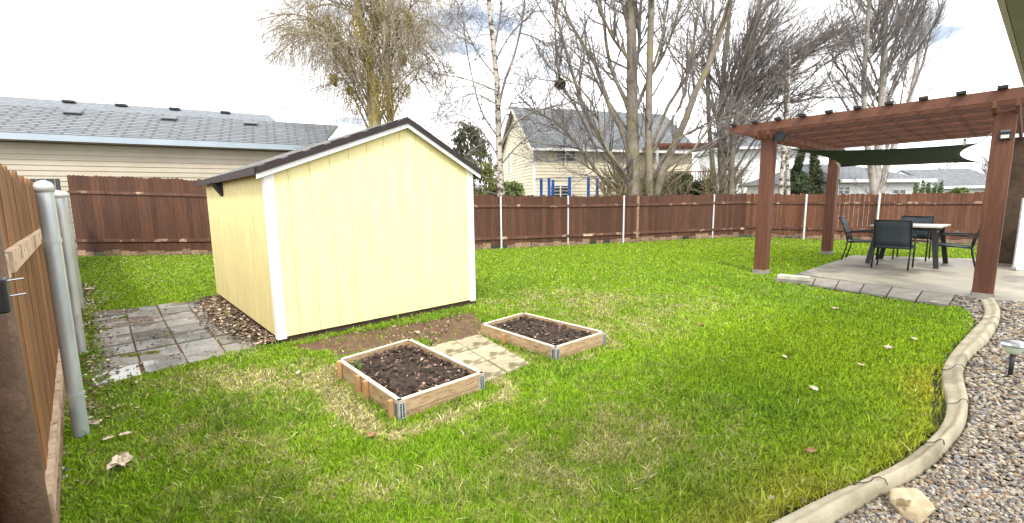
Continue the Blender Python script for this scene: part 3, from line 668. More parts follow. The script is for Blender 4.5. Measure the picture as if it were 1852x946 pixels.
# ------------------------------------------------------------------ pergola
pA, pB, pC = G(1376, 495), V3(9.0, 12.55, 0), V3(7.40, 6.82, 0)
pD = pB+pC-pA
e1 = unit(pC-pA); LX = np.linalg.norm(pC-pA); e2 = unit(pB-pA); LY = np.linalg.norm(pB-pA); up = V3(0, 0, 1)
t = thing('pergola', 'red brown timber pergola over the patio at the right', 'pergola', tuple((pA+pD)/2))
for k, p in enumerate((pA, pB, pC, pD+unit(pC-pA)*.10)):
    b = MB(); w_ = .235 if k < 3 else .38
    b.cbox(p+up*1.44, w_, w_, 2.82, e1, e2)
    o = b.build('post', M_perg if k < 3 else M_skid_postshade, t, bevel=.008)  # far right post gets a dark material that paints its shade
    if k == 3: o['label'] = 'far right post, its shade painted dark brown'
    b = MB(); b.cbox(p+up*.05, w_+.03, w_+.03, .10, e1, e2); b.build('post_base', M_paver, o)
ZBm = 2.80
for p in (pA, pC):
    for s in (-1, 1):
        o0 = p+e1*s*.115-e2*.42; b = MB()
        prof_ = [(0, .06), (.05, 0), (.9, -.0), (LY+.84-.05, 0), (LY+.84, .06), (LY+.84, .16), (0, .16)]
        b.prism([o0+e2*u+up*(ZBm+v)-e1*.02 for u, v in prof_], e1*.04); b.build('beam', M_pergb, t)
nr = 12
for i in range(nr):
    q = pA-e2*.30+e2*((LY+.6)*i/(nr-1)); b = MB(); s0_, s1_ = -.72, LX+.8
    prof_ = [(s0_, .08), (s0_+.10, 0), (s1_-.1, 0), (s1_, .08), (s1_, .16), (s0_, .16)]
    b.prism([q+e1*u+up*(ZBm+.165+v)-e2*.02 for u, v in prof_], e2*.04, 1.1 if i == 0 else (.62, .95)[i % 2]); b.build('rafter', M_pergb, t)  # front rafter brighter, the rest alternate in tone to paint shade under the roof
for i in range(12):
    u = -.62+i*.425
    q = pA+e1*u-e2*.39; b = MB(); b.para(q+up*(ZBm+.33), e1*.04, e2*(LY+.8), up*.035); o = b.build('purlin', M_pergb, t)
    b = MB(); b.para(q-e1*.03-e2*.012+up*(ZBm+.326), e1*.11, e2*.09, up*.044); b.build('silhouette_end', M_endsil, o)  # purlin ends painted dark as silhouettes against the sky
# speaker / lamp / bulb
q = pA+e1*.16-e2*.36+up*2.86
t2 = thing('speaker', 'round black speaker hung under the front left corner of the pergola', 'speaker', tuple(pA+e1*.20-e2*.2+up*2.70))
cc_ = pA+e1*.25-e2*.14+up*2.83; b = MB(); b.tube([cc_-e2*.04, cc_+e2*.08], [.10, .09], 22); b.build('housing', M_black, t2, smooth=False)
b = MB(); b.tube([cc_-e2*.048, cc_-e2*.041], [.085, .085], 22); b.build('grille', M_sling, t2)
cc_ = pC-e2*.13+up*2.47+e1*.02
t2 = thing('wall_light', 'small black motion light with white lens on the near pergola post', 'light', tuple(cc_-up*.05))
b = MB(); b.cbox(cc_, .13, .05, .10, e1, e2); b.build('housing', M_black, t2, bevel=.006)
b = MB(); b.cbox(cc_-e2*.028-up*.005, .085, .012, .05, e1, e2); b.build('lens', M_lens, t2, bevel=.003)
b = MB(); b.cbox(cc_+up*.075, .1, .06, .03, e1, e2); b.build('solar_panel', M_glass, t2)
# shade sail
cA = pA+e1*.32+e2*.35+up*2.60; cB = pB+e1*.22-e2*.32+up*2.42; cC = pC-e1*.26+e2*.12+up*2.42; cD = pD-e1*.42-e2*.42+up*2.34
N = 22; V = []; F = []
for i in range(N):
    for j in range(N):
        u, v = i/(N-1), j/(N-1)
        uu = u+(.5-u)*.20*4*v*(1-v)*abs(2*u-1); vv = v+(.5-v)*.22*4*u*(1-u)*abs(2*v-1)
        p = (cA*(1-uu)+cC*uu)*(1-vv)+(cB*(1-uu)+cD*uu)*vv
        V.append(p-up*.12*(4*u*(1-u))*(4*v*(1-v)))
for i in range(N-1):
    for j in range(N-1): F.append((i*N+j, (i+1)*N+j, (i+1)*N+j+1, i*N+j+1))
t2 = thing('shade_sail', 'dark green fabric shade sail stretched under the pergola', 'shade sail', tuple(cA))
o = add_mesh('canopy', V, F, M_sail, t2, smooth=True); so = o.modifiers.new('thickness', 'SOLIDIFY'); so.thickness = .006
for c, p in ((cA, pA), (cB, pB), (cC, pC), (cD, pD)):
    b = MB(); e = p+up*2.58+(.11*unit((c-p)*V3(1, 1, 0))); b.tube([c, e], .006, 6); b.build('rope', M_rope, t2)
bb = pC-e1*.42+e2*.16+up*2.40
t2 = thing('light_bulb', 'small clear string light bulb hanging by the corner of the shade sail', 'bulb', tuple(bb))
b = MB(); b.tube([bb+up*.0, bb+up*.02, bb+up*.05, bb+up*.07], [.008, .028, .025, .014], 12); b.build('glass', M_lens, t2, smooth=True)
b = MB(); b.tube([bb+up*.07, bb+up*.105], .016, 10); b.tube([bb+up*.1, pC-e1*.11+e2*.10+up*2.60], .004, 5); b.build('socket', M_black, t2)

# white screen beyond the pergola
gw = AT(1833, 490, 9.2); 
t2 = thing('privacy_screen', 'plain white panel screen standing beyond the right pergola post', 'screen', (gw[0], gw[1], 0))
b = MB(); a_ = unit(V3(.93, -.36, 0)); b.para(V3(gw[0], gw[1], .10), a_*2.2, V3(.02, .05, 0), up*1.45); b.build('panel', M_white, t2)
b = MB(); b.para(V3(gw[0], gw[1], 0.05)-V3(0, .05, 0), a_*2.2, V3(.06, .15, 0), up*.08); b.build('base', M_trim, t2)

# ------------------------------------------------------------------ patio furniture
S = 1.2
tcen = V3(9.35, 10.38, .04); tr = math.atan2(e1[1], e1[0])
t = thing('patio_table', 'square patio table with pale top and splayed black legs', 'table', tuple(tcen), rz=tr); ORIG[t.name] = V3(0, 0, 0)
b = MB(); 
for i in range(5): b.cbox(V3(0, -.52+i*.26, .75*S), 1.22, .252, .03, tone=random.uniform(.92, 1.05))
b.build('tabletop', M_ttop, t)
b = MB(); 
for s in (-1, 1): b.cbox(V3(0, s*.5, .70*S), 1.0, .03, .07); b.cbox(V3(s*.5, 0, .70*S), .03, 1.0, .07)
b.build('apron', M_tleg, t)
for sx in (-1, 1):
    for sy in (-1, 1):
        b = MB(); b.beam(V3(sx*.48, sy*.48, .73*S), V3(sx*.60, sy*.60, 0), .085, .085, up=(0, 1, 0)); b.build('leg', M_tleg, t)
def make_chair():
    t = bpy.data.objects.new('patio_chair', None); COL.objects.link(t); ORIG[t.name] = V3(0, 0, 0)
    w2 = .27; r = .014        # local: seat faces +x
    for s in (-1, 1):
        b = MB(); y = s*w2
        b.tube([V3(-.30, y, 0), V3(-.24, y, .25), V3(-.22, y, .42)], r, 8); b.build('leg', M_frame, t, smooth=True)
        b = MB(); b.tube([V3(.24, y, 0), V3(.25, y, .30), V3(.25, y, .60)], r, 8); b.build('leg', M_frame, t, smooth=True)
        b = MB(); b.tube([V3(.27, y, .62), V3(.18, y, .64), V3(-.05, y, .63), V3(-.26, y, .60)], .013, 8); b.cbox(V3(.06, y, .645), .38, .045, .018); b.build('armrest', M_frame, t)
    b = MB()
    for s in (-1, 1): b.tube([V3(-.22, s*w2, .42), V3(-.25, s*w2, .56), V3(-.33, s*w2, .80), V3(-.40, s*w2, .93)], r, 8); b.tube([V3(.26, s*w2, .43), V3(-.22, s*w2, .40)], r, 8)
    b.tube([V3(-.40, -w2, .93), V3(-.40, w2, .93)], r, 8); b.tube([V3(.26, -w2, .43), V3(.26, w2, .43)], r, 8); b.tube([V3(-.22, -w2, .40), V3(-.22, w2, .40)], r, 8)
    b.build('frame', M_frame, t, smooth=True)
    def sling(name, prof):
        V = []; F = []
        for x, z in prof:
            for j in range(5):
                y = -w2+.01+(2*w2-.02)*j/4; V.append((x-.012*math.sin(math.pi*j/4)*(1 if name == 'backrest' else 0), y, z-.012*math.sin(math.pi*j/4)*(0 if name == 'backrest' else 1)))
        for i in range(len(prof)-1):
            for j in range(4): F.append((i*5+j, i*5+j+1, (i+1)*5+j+1, (i+1)*5+j))
        o = add_mesh(name, V, F, M_sling, t, smooth=True); s_ = o.modifiers.new('thickness', 'SOLIDIFY'); s_.thickness = .012; s_.offset = 0
    sling('seat', [(.25, .435), (.1, .42), (-.1, .405), (-.21, .405)])
    sling('backrest', [(-.225, .44), (-.25, .56), (-.29, .68), (-.33, .80), (-.395, .925)])
    t.scale = (1.14, 1.14, 1.14); return t
chair = make_chair(); ga = 'patio chairs around the table'
cs = [(-e2, 1.05, 0, 'dark sling patio chair on the near side of the table, turned away'), (e2, 1.0, 0, 'dark sling patio chair on the far side of the table, its backrest above the top'),
      (-e1, .88, .10, 'dark sling patio chair at the left side of the table, seen side on'), (e1, .80, .12, 'dark sling patio chair at the right side of the table beside the big pergola post')]
for i, (dv_, dist, tw, lb) in enumerate(cs):
    c = chair if i == 0 else copy_tree(chair)
    p = tcen+dv_*dist+(e1*-.10 if i == 0 else (e1*-.05 if i == 1 else 0)); c.location = tuple(p); c.rotation_euler = (0, 0, math.atan2(-dv_[1], -dv_[0])+tw); tag(c, lb, 'chair', ga)

# ------------------------------------------------------------------ our own house eave, top right
z_e = 2.62; qa = ray(1802, 0); qa = qa*((z_e-HC)/qa[2]); qb = ray(1852, 160); qb = qb*((z_e-HC)/qb[2]); ed = unit(V3(qb[0]-qa[0], qb[1]-qa[1], 0)); en = V3(ed[1], -ed[0], 0)
t = thing('house_eave', 'olive painted roof eave with pale edge board at the top right corner', 'eave', (float(qa[0]), float(qa[1]), z_e))
p0 = V3(qa[0], qa[1], z_e)-ed*3.5
b = MB(); b.para(p0+en*.03, ed*9, en*.55, up*.02); b.build('soffit', M_soffit, t)
b = MB(); b.para(p0, ed*9, en*.026, up*.16); b.build('edge_board', M_soffitedge, t)
b = MB(); b.hexa([p0+up*.16-en*.03, p0+up*.16-en*.03+ed*9, p0+ed*9+en*2+up*.9, p0+en*2+up*.9, p0+up*.18-en*.03, p0+up*.18-en*.03+ed*9, p0+ed*9+en*2+up*.93, p0+en*2+up*.93]); o = b.build('roof', M_roof2, t); roof_plane(o, p0, p0+ed*9, p0+ed*9+en*2+up*.7, p0+en*2+up*.7)

# ------------------------------------------------------------------ neighbouring houses
# left: long low house
def eave_pt(px, py, Y): return AT(px, py, Y)
E0 = AT(-260, 233, 13.6); 
d0 = unit(V3(.886, .464, 0)); E0 = AT(0, 253, 16.4); ze = E0[2]
def HL(s, back, z): return V3(E0[0], E0[1], 0)+d0*s+V3(-d0[1], d0[0], 0)*back+V3(0, 0, z)
# find the right end so that it projects near x=578
def projx(p):
    v = np.asarray(p)-V3(0, 0, HC); z = v@FWD; return IW/2+FPX*(v@RGT)/z, IH/2-FPX*(v@UPV)/z
s_end = 0
while projx(HL(s_end, 0, ze))[0] < 574: s_end += .1
t = thing('neighbour_house', 'long low house with grey shingle roof and beige siding behind the left fence', 'house', tuple(HL(4, 3, 0)))
b = MB(); lap_wall(b, HL(-9, .45, 0), HL(s_end-.5, .45, 0), 0, ze-.02, .2, .03); b.build('wall', M_siding_b, t)
b = MB(); b.para(HL(-9, .47, ze-.16), d0*(9+s_end-.5), V3(-d0[1], d0[0], 0)*-.03-V3(-d0[1], d0[0], 0)*.02, up*.14); b.build('frieze', M_siding_b, t)
b = MB(); b.para(HL(-9.2, .6, ze+.02), d0*(9.2+s_end), V3(d0[1], -d0[0], 0)*.6, up*.02); b.build('soffit', M_siding_b, t)
b = MB(); b.para(HL(-9.2, -.11, ze+.03), d0*(9.2+s_end), V3(-d0[1], d0[0], 0)*.10, up*.22); b.build('gutter', M_gutter, t)
RB = 3.2; rzr = 0
# ridge height so that the ridge projects at y~190 near x=0
zr = ze
def s_at(px, back, z):
    s = -12
    while projx(HL(s, back, z))[0] < px: s += .1
    return s
while projx(HL(s_at(280, RB, zr), RB, zr))[1] > 206: zr += .02
P = [HL(-9.2, -.02, ze+.22), HL(s_end+.05, -.02, ze+.22), HL(s_end+1.3, RB, zr), HL(-9.2, RB, zr)]
ro = slab_roof('roof', P, .1, M_roof, t)
b = MB(); bk = HL(0, RB*2, 0)
b.hexa([HL(-9.2, RB, zr-.1), HL(s_end, RB, zr-.1), HL(s_end, RB*2, ze+.1), HL(-9.2, RB*2, ze+.1), HL(-9.2, RB, zr-.005), HL(s_end, RB, zr-.005), HL(s_end, RB*2, ze+.2), HL(-9.2, RB*2, ze+.2)]); o = b.build('roof_back', M_roof2, t); roof_plane(o, HL(0, RB*2, ze), HL(1, RB*2, ze), HL(1, RB, zr), HL(0, RB, zr))
b = MB(); b.add([HL(s_end-.5, .45, 0), HL(s_end-.5, RB*2-.45, 0), HL(s_end-.5, RB*2-.45, ze+.1), HL(s_end-.5, RB, zr-.12), HL(s_end-.5, .45, ze+.1)], [(0, 1, 2, 3, 4)]); b.build('gable_wall', M_siding_b, t)
dn = V3(-d0[1], d0[0], 0)
for px in (130, 305, 452):
    s = -12
    while projx(HL(s, RB*.8, ze+.22+(zr-ze-.22)*.8))[0] < px: s += .05
    f = .78; c = HL(s, RB*f, ze+.22+(zr-ze-.22)*f); b = MB(); b.cbox(c+up*.05, .50, .30, .09, d0, unit(dn*RB+up*(zr-ze-.22))); b.build('vent', M_black, ro)
    b = MB(); b.cbox(c+up*.115, .60, .38, .03, d0, unit(dn*RB+up*(zr-ze-.22))); b.build('vent_cap', M_roof2v, ro)
# second roof beyond it
t = thing('neighbour_house', 'second low grey roof rising just behind the long left roof', 'house', tuple(HL(6, 22, 0)))
z2 = 4; s2 = 0; B2 = 17.0
while projx(HL(s_at(240, B2, z2), B2, z2))[1] > 191: z2 += .02
zz2 = z2
s2 = -12
while projx(HL(s2, B2, zz2))[0] < 484: s2 += .1
P = [HL(-20, B2-6, zz2-2.2), HL(s2+1.2, B2-6, zz2-2.2), HL(s2, B2, zz2), HL(-20, B2, zz2)]
ro = slab_roof('roof', P, .1, M_roof2, t)
P = [HL(s2+1.2, B2+6, zz2-2.2), HL(-20, B2+6, zz2-2.2), HL(-20, B2, zz2-.003), HL(s2, B2, zz2-.003)]
slab_roof('roof', P, .1, M_roof2, t)
b = MB(); b.hexa([HL(-20, B2-5.5, 0), HL(s2+.6, B2-5.5, 0), HL(s2+.6, B2+5.5, 0), HL(-20, B2+5.5, 0), HL(-20, B2-5.5, zz2-2.3), HL(s2+.6, B2-5.5, zz2-2.3), HL(s2+.6, B2+5.5, zz2-2.3), HL(-20, B2+5.5, zz2-2.3)]); b.build('wall', M_siding_b, t)
for px in (122, 218, 313, 405):
    s = -25
    while projx(HL(s, B2-.8, zz2-.2))[0] < px: s += .1
    b = MB(); b.cbox(HL(s, B2-.7, zz2-.16), .6, .4, .14, d0, dn); b.build('vent', M_black, ro)

# centre: two-storey cream house
C0 = AT(965, 262, 27); hz0 = float(C0[2]); hd = unit(V3(.96, .28, 0)); hb = V3(-hd[1], hd[0], 0); C0 = V3(C0[0], C0[1], 0); LH, DH = 11.2, 7.4
def HC_(s, back, z): return C0+hd*s+hb*back+V3(0, 0, z)
t = thing('neighbour_house', 'two storey cream house with grey roof behind the big bare tree', 'house', tuple(C0))
b = MB(); lap_wall(b, HC_(0, 0, 0), HC_(LH, 0, 0), 0, hz0, .2, .03); b.build('wall', M_siding_y, t)
zrg = 7.75
b = MB()
tf = lambda z: (0, 1) if z <= hz0 else ((z-hz0)/(zrg-hz0)*.5, 1-(z-hz0)/(zrg-hz0)*.5)
lap_wall(b, HC_(0, DH, 0), HC_(0, 0, 0), 0, zrg-.02, .2, .03, tf); b.build('wall', M_siding_y, t)
b = MB(); b.hexa([HC_(.06, .06, 0), HC_(LH-.06, .06, 0), HC_(LH-.06, DH, 0), HC_(.06, DH, 0), HC_(.06, .06, hz0), HC_(LH-.06, .06, hz0), HC_(LH-.06, DH, hz0), HC_(.06, DH, hz0)]); b.build('core_wall', M_siding_y, t)
ov = .45
rs = (zrg-hz0)/(DH/2)
P = [HC_(-.3, -ov, hz0-ov*rs+.1), HC_(LH+.3, -ov, hz0-ov*rs+.1), HC_(LH+.3, DH/2, zrg+.1), HC_(-.3, DH/2, zrg+.1)]
ro = slab_roof('roof', P, .12, M_roofw, t)
P2 = [HC_(LH+.3, DH+ov, hz0-ov*rs+.1), HC_(-.3, DH+ov, hz0-ov*rs+.1), HC_(-.3, DH/2, zrg+.097), HC_(LH+.3, DH/2, zrg+.097)]
slab_roof('roof', P2, .12, M_roofw, t)
b = MB(); b.para(HC_(-.3, -ov-.12, hz0-ov*rs-.03), hd*(LH+.6), hb*.12, up*.13); b.build('gutter', M_trim, t)
for (y0, y1) in ((-ov, DH/2), (DH+ov, DH/2)):
    b = MB(); z0_ = hz0-ov*rs; A_ = HC_(-.33, y0, z0_-.12); B_ = HC_(-.33, y1, zrg-.12)
    b.hexa([A_, A_+hd*.03, B_+hd*.03, B_, A_+up*.22, A_+hd*.03+up*.22, B_+hd*.03+up*.22, B_+up*.22]); b.build('rake_board', M_siding_y, t)
b = MB(); b.para(HC_(-.03, -.05, 0), hd*.14, hb*.14, up*hz0); b.build('corner_trim', M_trim, t)
def house_px_window(px0, px1, py0, py1, panes=2):
    s0_ = 0
    while projx(HC_(s0_, 0, 3))[0] < px0: s0_ += .02
    s1_ = s0_
    while projx(HC_(s1_, 0, 3))[0] < px1: s1_ += .02
    z_ = 0
    while projx(HC_(s0_, 0, z_))[1] > py1: z_ += .02
    z1_ = z_
    while projx(HC_(s0_, 0, z1_))[1] > py0: z1_ += .02
    window(t, HC_(s0_, 0, z_), hd, s1_-s0_, z1_-z_, panes=panes)
house_px_window(1003, 1041, 262, 294); house_px_window(993, 1033, 334, 372); house_px_window(1182, 1212, 268, 292)
window(t, HC_(0, 5.6, 3.6), -hb, .8, 1.5, panes=1)
# small deck with railing and red-beamed cover beside that house
dk = V3(AT(1186, 330, 26.5)[0], 26.5, 0)
t = thing('raised_deck', 'tan wooden deck with railing beside the two storey cream house', 'deck', tuple(dk))
b = MB(); b.para(dk+up*2.2, V3(3.4, 0, 0), V3(0, 2, 0), up*.18); b.build('platform', M_deck, t)
b = MB(); b.para(dk+up*3.2, V3(3.4, 0, 0), V3(0, .08, 0), up*.07)
for i in range(24): b.para(dk+up*2.38+V3(i*.145, .02, 0), V3(.045, 0, 0), V3(0, .045, 0), up*.82)
b.build('railing', M_deck, t)
for dx in (0, 3.25):
    b = MB(); b.para(dk+V3(dx, .1, 0), V3(.14, 0, 0), V3(0, .14, 0), up*2.2); b.build('post', M_deck, t)
    b = MB(); b.para(dk+V3(dx, .0, 3.27), V3(.12, 0, 0), V3(0, .12, 0), up*1.4); b.build('post', M_trim, t)
b = MB(); b.para(dk+V3(-.3, -.1, 4.7), V3(4.4, 0, 0), V3(0, 2, 0), up*.16); b.build('cover', M_awning, t)

# right: white houses
def simple_house(label, px0, px1, Y, ye, yr, wallm, roofm, depth=7, rightdrop=0, slope_in=1.0, winpx=(), gable=False):
    L0 = AT(px0, ye, Y); L1 = AT(px1, ye, Y+rightdrop); z = float(L0[2]); base = V3(L0[0], L0[1], 0); d = unit(V3(L1[0]-L0[0], L1[1]-L0[1], 0)); n = V3(-d[1], d[0], 0); ln = np.linalg.norm((L1-L0)[:2])
    t = thing('neighbour_house', label, 'house', tuple(base))
    q = lambda s, bk, zz: base+d*s+n*bk+V3(0, 0, zz)
    b = MB(); lap_wall(b, q(.3, 0, 0), q(ln-.3, 0, 0), 0, z, .22, .03); b.build('wall', wallm, t)
    b = MB(); b.hexa([q(.3, .06, 0), q(ln-.3, .06, 0), q(ln-.3, depth, 0), q(.3, depth, 0), q(.3, .06, z), q(ln-.3, .06, z), q(ln-.3, depth, z), q(.3, depth, z)]); b.build('core_wall', wallm, t)
    zr = z
    while projx(q(ln/2, depth/2, zr))[1] > yr: zr += .03
    sin_ = slope_in
    P = [q(0, -.5, z), q(ln, -.5, z), q(ln-sin_, depth/2, zr), q(sin_, depth/2, zr)]; ro = slab_roof('roof', P, .12, roofm, t)
    P = [q(ln, depth+.5, z), q(0, depth+.5, z), q(sin_, depth/2, zr-.003), q(ln-sin_, depth/2, zr-.003)]; slab_roof('roof', P, .12, roofm, t)
    b = MB(); b.add([q(0, -.5, z-.05), q(0, depth+.5, z-.05), q(sin_, depth/2, zr-.06), q(ln, -.5, z-.05), q(ln, depth+.5, z-.05), q(ln-sin_, depth/2, zr-.06)], [(0, 2, 1), (3, 4, 5)]); b.build('gable', wallm if gable else roofm, t)
    if not gable: roof_plane(COL.objects[-1], q(0, -.5, z), q(0, depth, z), q(1, 1, z), q(sin_, depth/2, zr))
    b = MB(); b.para(q(-.02, -.64, z-.14), d*(ln+.04), n*.12, up*.16); b.build('gutter', M_trim, t)
    for (a0, a1, b0, b1) in winpx:
        s0 = 0
        while projx(q(s0, 0, 1.5))[0] < a0: s0 += .02
        s1 = s0
        while projx(q(s1, 0, 1.5))[0] < a1: s1 += .02
        z0 = 0
        while projx(q(s0, 0, z0))[1] > b1: z0 += .02
        z1 = z0
        while projx(q(s0, 0, z1))[1] > b0: z1 += .02
        window(t, q(s0, 0, z0), d, s1-s0, z1-z0)
    return t
simple_house('white sided house glimpsed behind the left pergola post', 1318, 1500, 34, 268, 238, M_siding_w, M_roofw, depth=6, slope_in=0, gable=True)
simple_house('white low house with grey hipped roof behind the patio fence', 1505, 1672, 24, 326, 297, M_siding_w, M_roofw, depth=7, slope_in=1.6, rightdrop=1, winpx=((1512, 1535, 336, 368), (1610, 1637, 340, 368)))
simple_house('farther white house with wide grey gable roof at the right', 1690, 1830, 31, 338, 306, M_siding_w, M_roofw, depth=8, slope_in=0, rightdrop=-1, gable=True)

# trampoline behind fence
tp = V3(AT(1025, 350, 22.5)[0], 22.5, 0); t = thing('trampoline', 'trampoline with blue padded poles in front of the cream house', 'trampoline', tuple(tp))
b = MB(); R_ = 1.75
ring = [tp+V3(R_*math.cos(a), R_*math.sin(a)*.9, .85) for a in np.linspace(0, 2*math.pi, 33)]; b.tube(ring, .05, 8); b.build('frame', M_blue, t)
b = MB(); b.add([tp+V3(R_*.93*math.cos(a), R_*.9*.93*math.sin(a), .86) for a in np.linspace(0, 2*math.pi, 33)[:-1]], [list(range(32))]); b.build('mat', M_black, t)
for px, dy in ((979, .2), (993, -.8), (1030, -1.5), (1064, -.6), (1080, .4), (1000, 1.2)):
    x_ = AT(px, 350, 22.5+dy)[0]; b = MB(); b.tube([V3(x_, 22.5+dy, 0), V3(x_, 22.5+dy, 2.72)], .075, 10); b.build('pole', M_blue, t)
b = MB(); b.tube([tp+V3(R_*.9*math.cos(a), R_*.8*math.sin(a), 2.70) for a in np.linspace(0, 2*math.pi, 33)], .02, 6); b.build('net_ring', M_net, t)

#TREES
# ------------------------------------------------------------------ trees
def mark_bark(name, c1, c2, cm, scale, lo, hi, stretch=(1, 1, 1), moss=None, mz=4.0):
    m = mat(name, c1, c2, 5, .85, .5, 25, stretch=stretch, c3=cm, scale3=scale, lo3=lo, hi3=hi); return m
M_bark = mark_bark('grey_brown_bark', (.155, .13, .10), (.25, .22, .18), (.22, .195, .09), 1.6, .50, .66)
M_palebark = mark_bark('pale_grey_bark', (.30, .27, .24), (.40, .37, .34), (.2, .18, .13), 1.2, .52, .65)
M_birch = mark_bark('white_birch_bark', (.40, .36, .30), (.55, .51, .45), (.07, .055, .04), 5, .50, .56, stretch=(1, 1, 1.5))
M_gold = mark_bark('mossy_golden_bark', (.30, .25, .15), (.44, .37, .22), (.30, .25, .07), 1.6, .46, .58)
M_twig = mat('dark_twigs', (.13, .115, .11), (.24, .21, .19), 1.2, .85)
M_twigp = mat('pale_twigs', (.26, .23, .19), (.36, .33, .28), 1.2, .85)
M_twigo = mat('ochre_twigs', (.17, .14, .08), (.27, .22, .12), .8, .85)
M_foliage = mat('foliage', (.1, .1, .03), rough=.7, colattr=True, trans=.25)

def tubes(P, R, sides=4):
    N, K, _ = P.shape; T = np.gradient(P, axis=1); T /= np.linalg.norm(T, axis=2, keepdims=True)+1e-9
    a = np.where(np.abs(T[..., 2:3]) < .9, np.array([0, 0, 1.]), np.array([1., 0, 0])); X = np.cross(T, a); X /= np.linalg.norm(X, axis=2, keepdims=True)+1e-9; Y = np.cross(T, X)
    an = 2*np.pi*np.arange(sides)/sides
    V = P[:, :, None, :]+R[:, :, None, None]*(np.cos(an)[None, None, :, None]*X[:, :, None]+np.sin(an)[None, None, :, None]*Y[:, :, None])
    idx = np.arange(N*K*sides).reshape(N, K, sides); A = idx[:, :-1]; B = idx[:, 1:]
    F = np.stack([A, np.roll(A, -1, 2), np.roll(B, -1, 2), B], -1).reshape(-1, 4)
    return V.reshape(-1, 3), F
def merge(parts):
    V = []; F = []; o = 0
    for v, f in parts: V.append(v); F.append(f+o); o += len(v)
    return np.concatenate(V), np.concatenate(F)
def grow(P, R, n, tr, ln, ang, up, noise, K, r0, rmin, taper=.25, seed=0, bias=None):
    """n children on every parent; ln=(lo,hi) metres; ang=(lo,hi) degrees from the parent's direction; up=pull to the sky (negative droops)"""
    g = np.random.default_rng(seed); N, KP, _ = P.shape; M = N*n; pi = np.repeat(np.arange(N), n)
    t = g.uniform(tr[0], tr[1], M)*(KP-1); i = np.clip(t.astype(int), 0, KP-2); f = (t-i)[:, None]
    base = P[pi, i]*(1-f)+P[pi, i+1]*f; T = P[pi, i+1]-P[pi, i]; T /= np.linalg.norm(T, axis=1, keepdims=True)+1e-9
    rp = R[pi, i]*(1-f[:, 0])+R[pi, i+1]*f[:, 0]
    q = g.normal(size=(M, 3)); 
    if bias is not None: q += np.array(bias)
    q -= (q*T).sum(1, keepdims=True)*T; q /= np.linalg.norm(q, axis=1, keepdims=True)+1e-9
    a = np.radians(g.uniform(ang[0], ang[1], M))[:, None]; D = T*np.cos(a)+q*np.sin(a)
    L_ = g.uniform(ln[0], ln[1], M)*(1-.45*t/(KP-1)); step = (L_/(K-1))[:, None]
    out = [base]; 
    for k in range(K-1):
        out.append(out[-1]+D*step); D = D+np.array([0, 0, up])/K+g.normal(size=(M, 3))*noise/math.sqrt(K); D /= np.linalg.norm(D, axis=1, keepdims=True)
    rs = np.maximum(np.minimum(rp*.75, r0), rmin); s = np.linspace(0, 1, K)
    return np.stack(out, 1), np.maximum(rs[:, None]*(1-(1-taper)*s[None]), rmin*.8)
def spl(pts, K):
    pts = np.array(pts); c = cat_rom(pts, 6) if len(pts) > 2 else pts
    d = np.r_[0, np.cumsum(np.linalg.norm(np.diff(c, axis=0), axis=1))]; s = np.linspace(0, d[-1], K)
    return np.stack([np.interp(s, d, c[:, k]) for k in range(3)], 1)
def limb(px, Y0, dY, r0, r1, K=12):
    """limb through photo points, its depth going from Y0 by dY along it"""
    pts = [AT(x, y, Y0+dY*i/(len(px)-1)) for i, (x, y) in enumerate(px)]
    P = spl(pts, K); return P, np.linspace(r0, r1, K)
def stack(ls): return np.stack([l[0] for l in ls]), np.stack([l[1] for l in ls])
def leafcloud(centers, rads, n, size, c1, c2, seed=0, droop=0, flat=0):
    g = np.random.default_rng(seed); centers = np.array(centers, float); rads = np.array(rads, float); k = g.integers(0, len(centers), n)
    d = g.normal(size=(n, 3)); d /= np.linalg.norm(d, axis=1, keepdims=True); r = g.uniform(.15, 1, n)**.45
    p = centers[k]+d*rads[k]*r[:, None]*(.75+.35*vnoise(d[:, 0]*3+k, d[:, 2]*3+d[:, 1]*2, 1, seed))[:, None]
    a = g.normal(size=(n, 3)); a[:, 2] -= droop; a /= np.linalg.norm(a, axis=1, keepdims=True); b_ = g.normal(size=(n, 3)); b_ -= (b_*a).sum(1, keepdims=True)*a; b_ /= np.linalg.norm(b_, axis=1, keepdims=True)
    s = (size*g.uniform(.6, 1.4, n))[:, None]; w_ = .35
    V = np.stack([p-a*s, p+b_*s*w_, p+a*s, p-b_*s*w_], 1).reshape(-1, 3); F = np.arange(4*n).reshape(n, 4)
    t = (vnoise(p[:, 0]*1.7, p[:, 2]*1.7+p[:, 1], 1, seed+3)*.6+g.random(n)*.4)[:, None]; c = np.array(c1)*(1-t)+np.array(c2)*t
    return V, F, np.repeat(c, 4, 0)

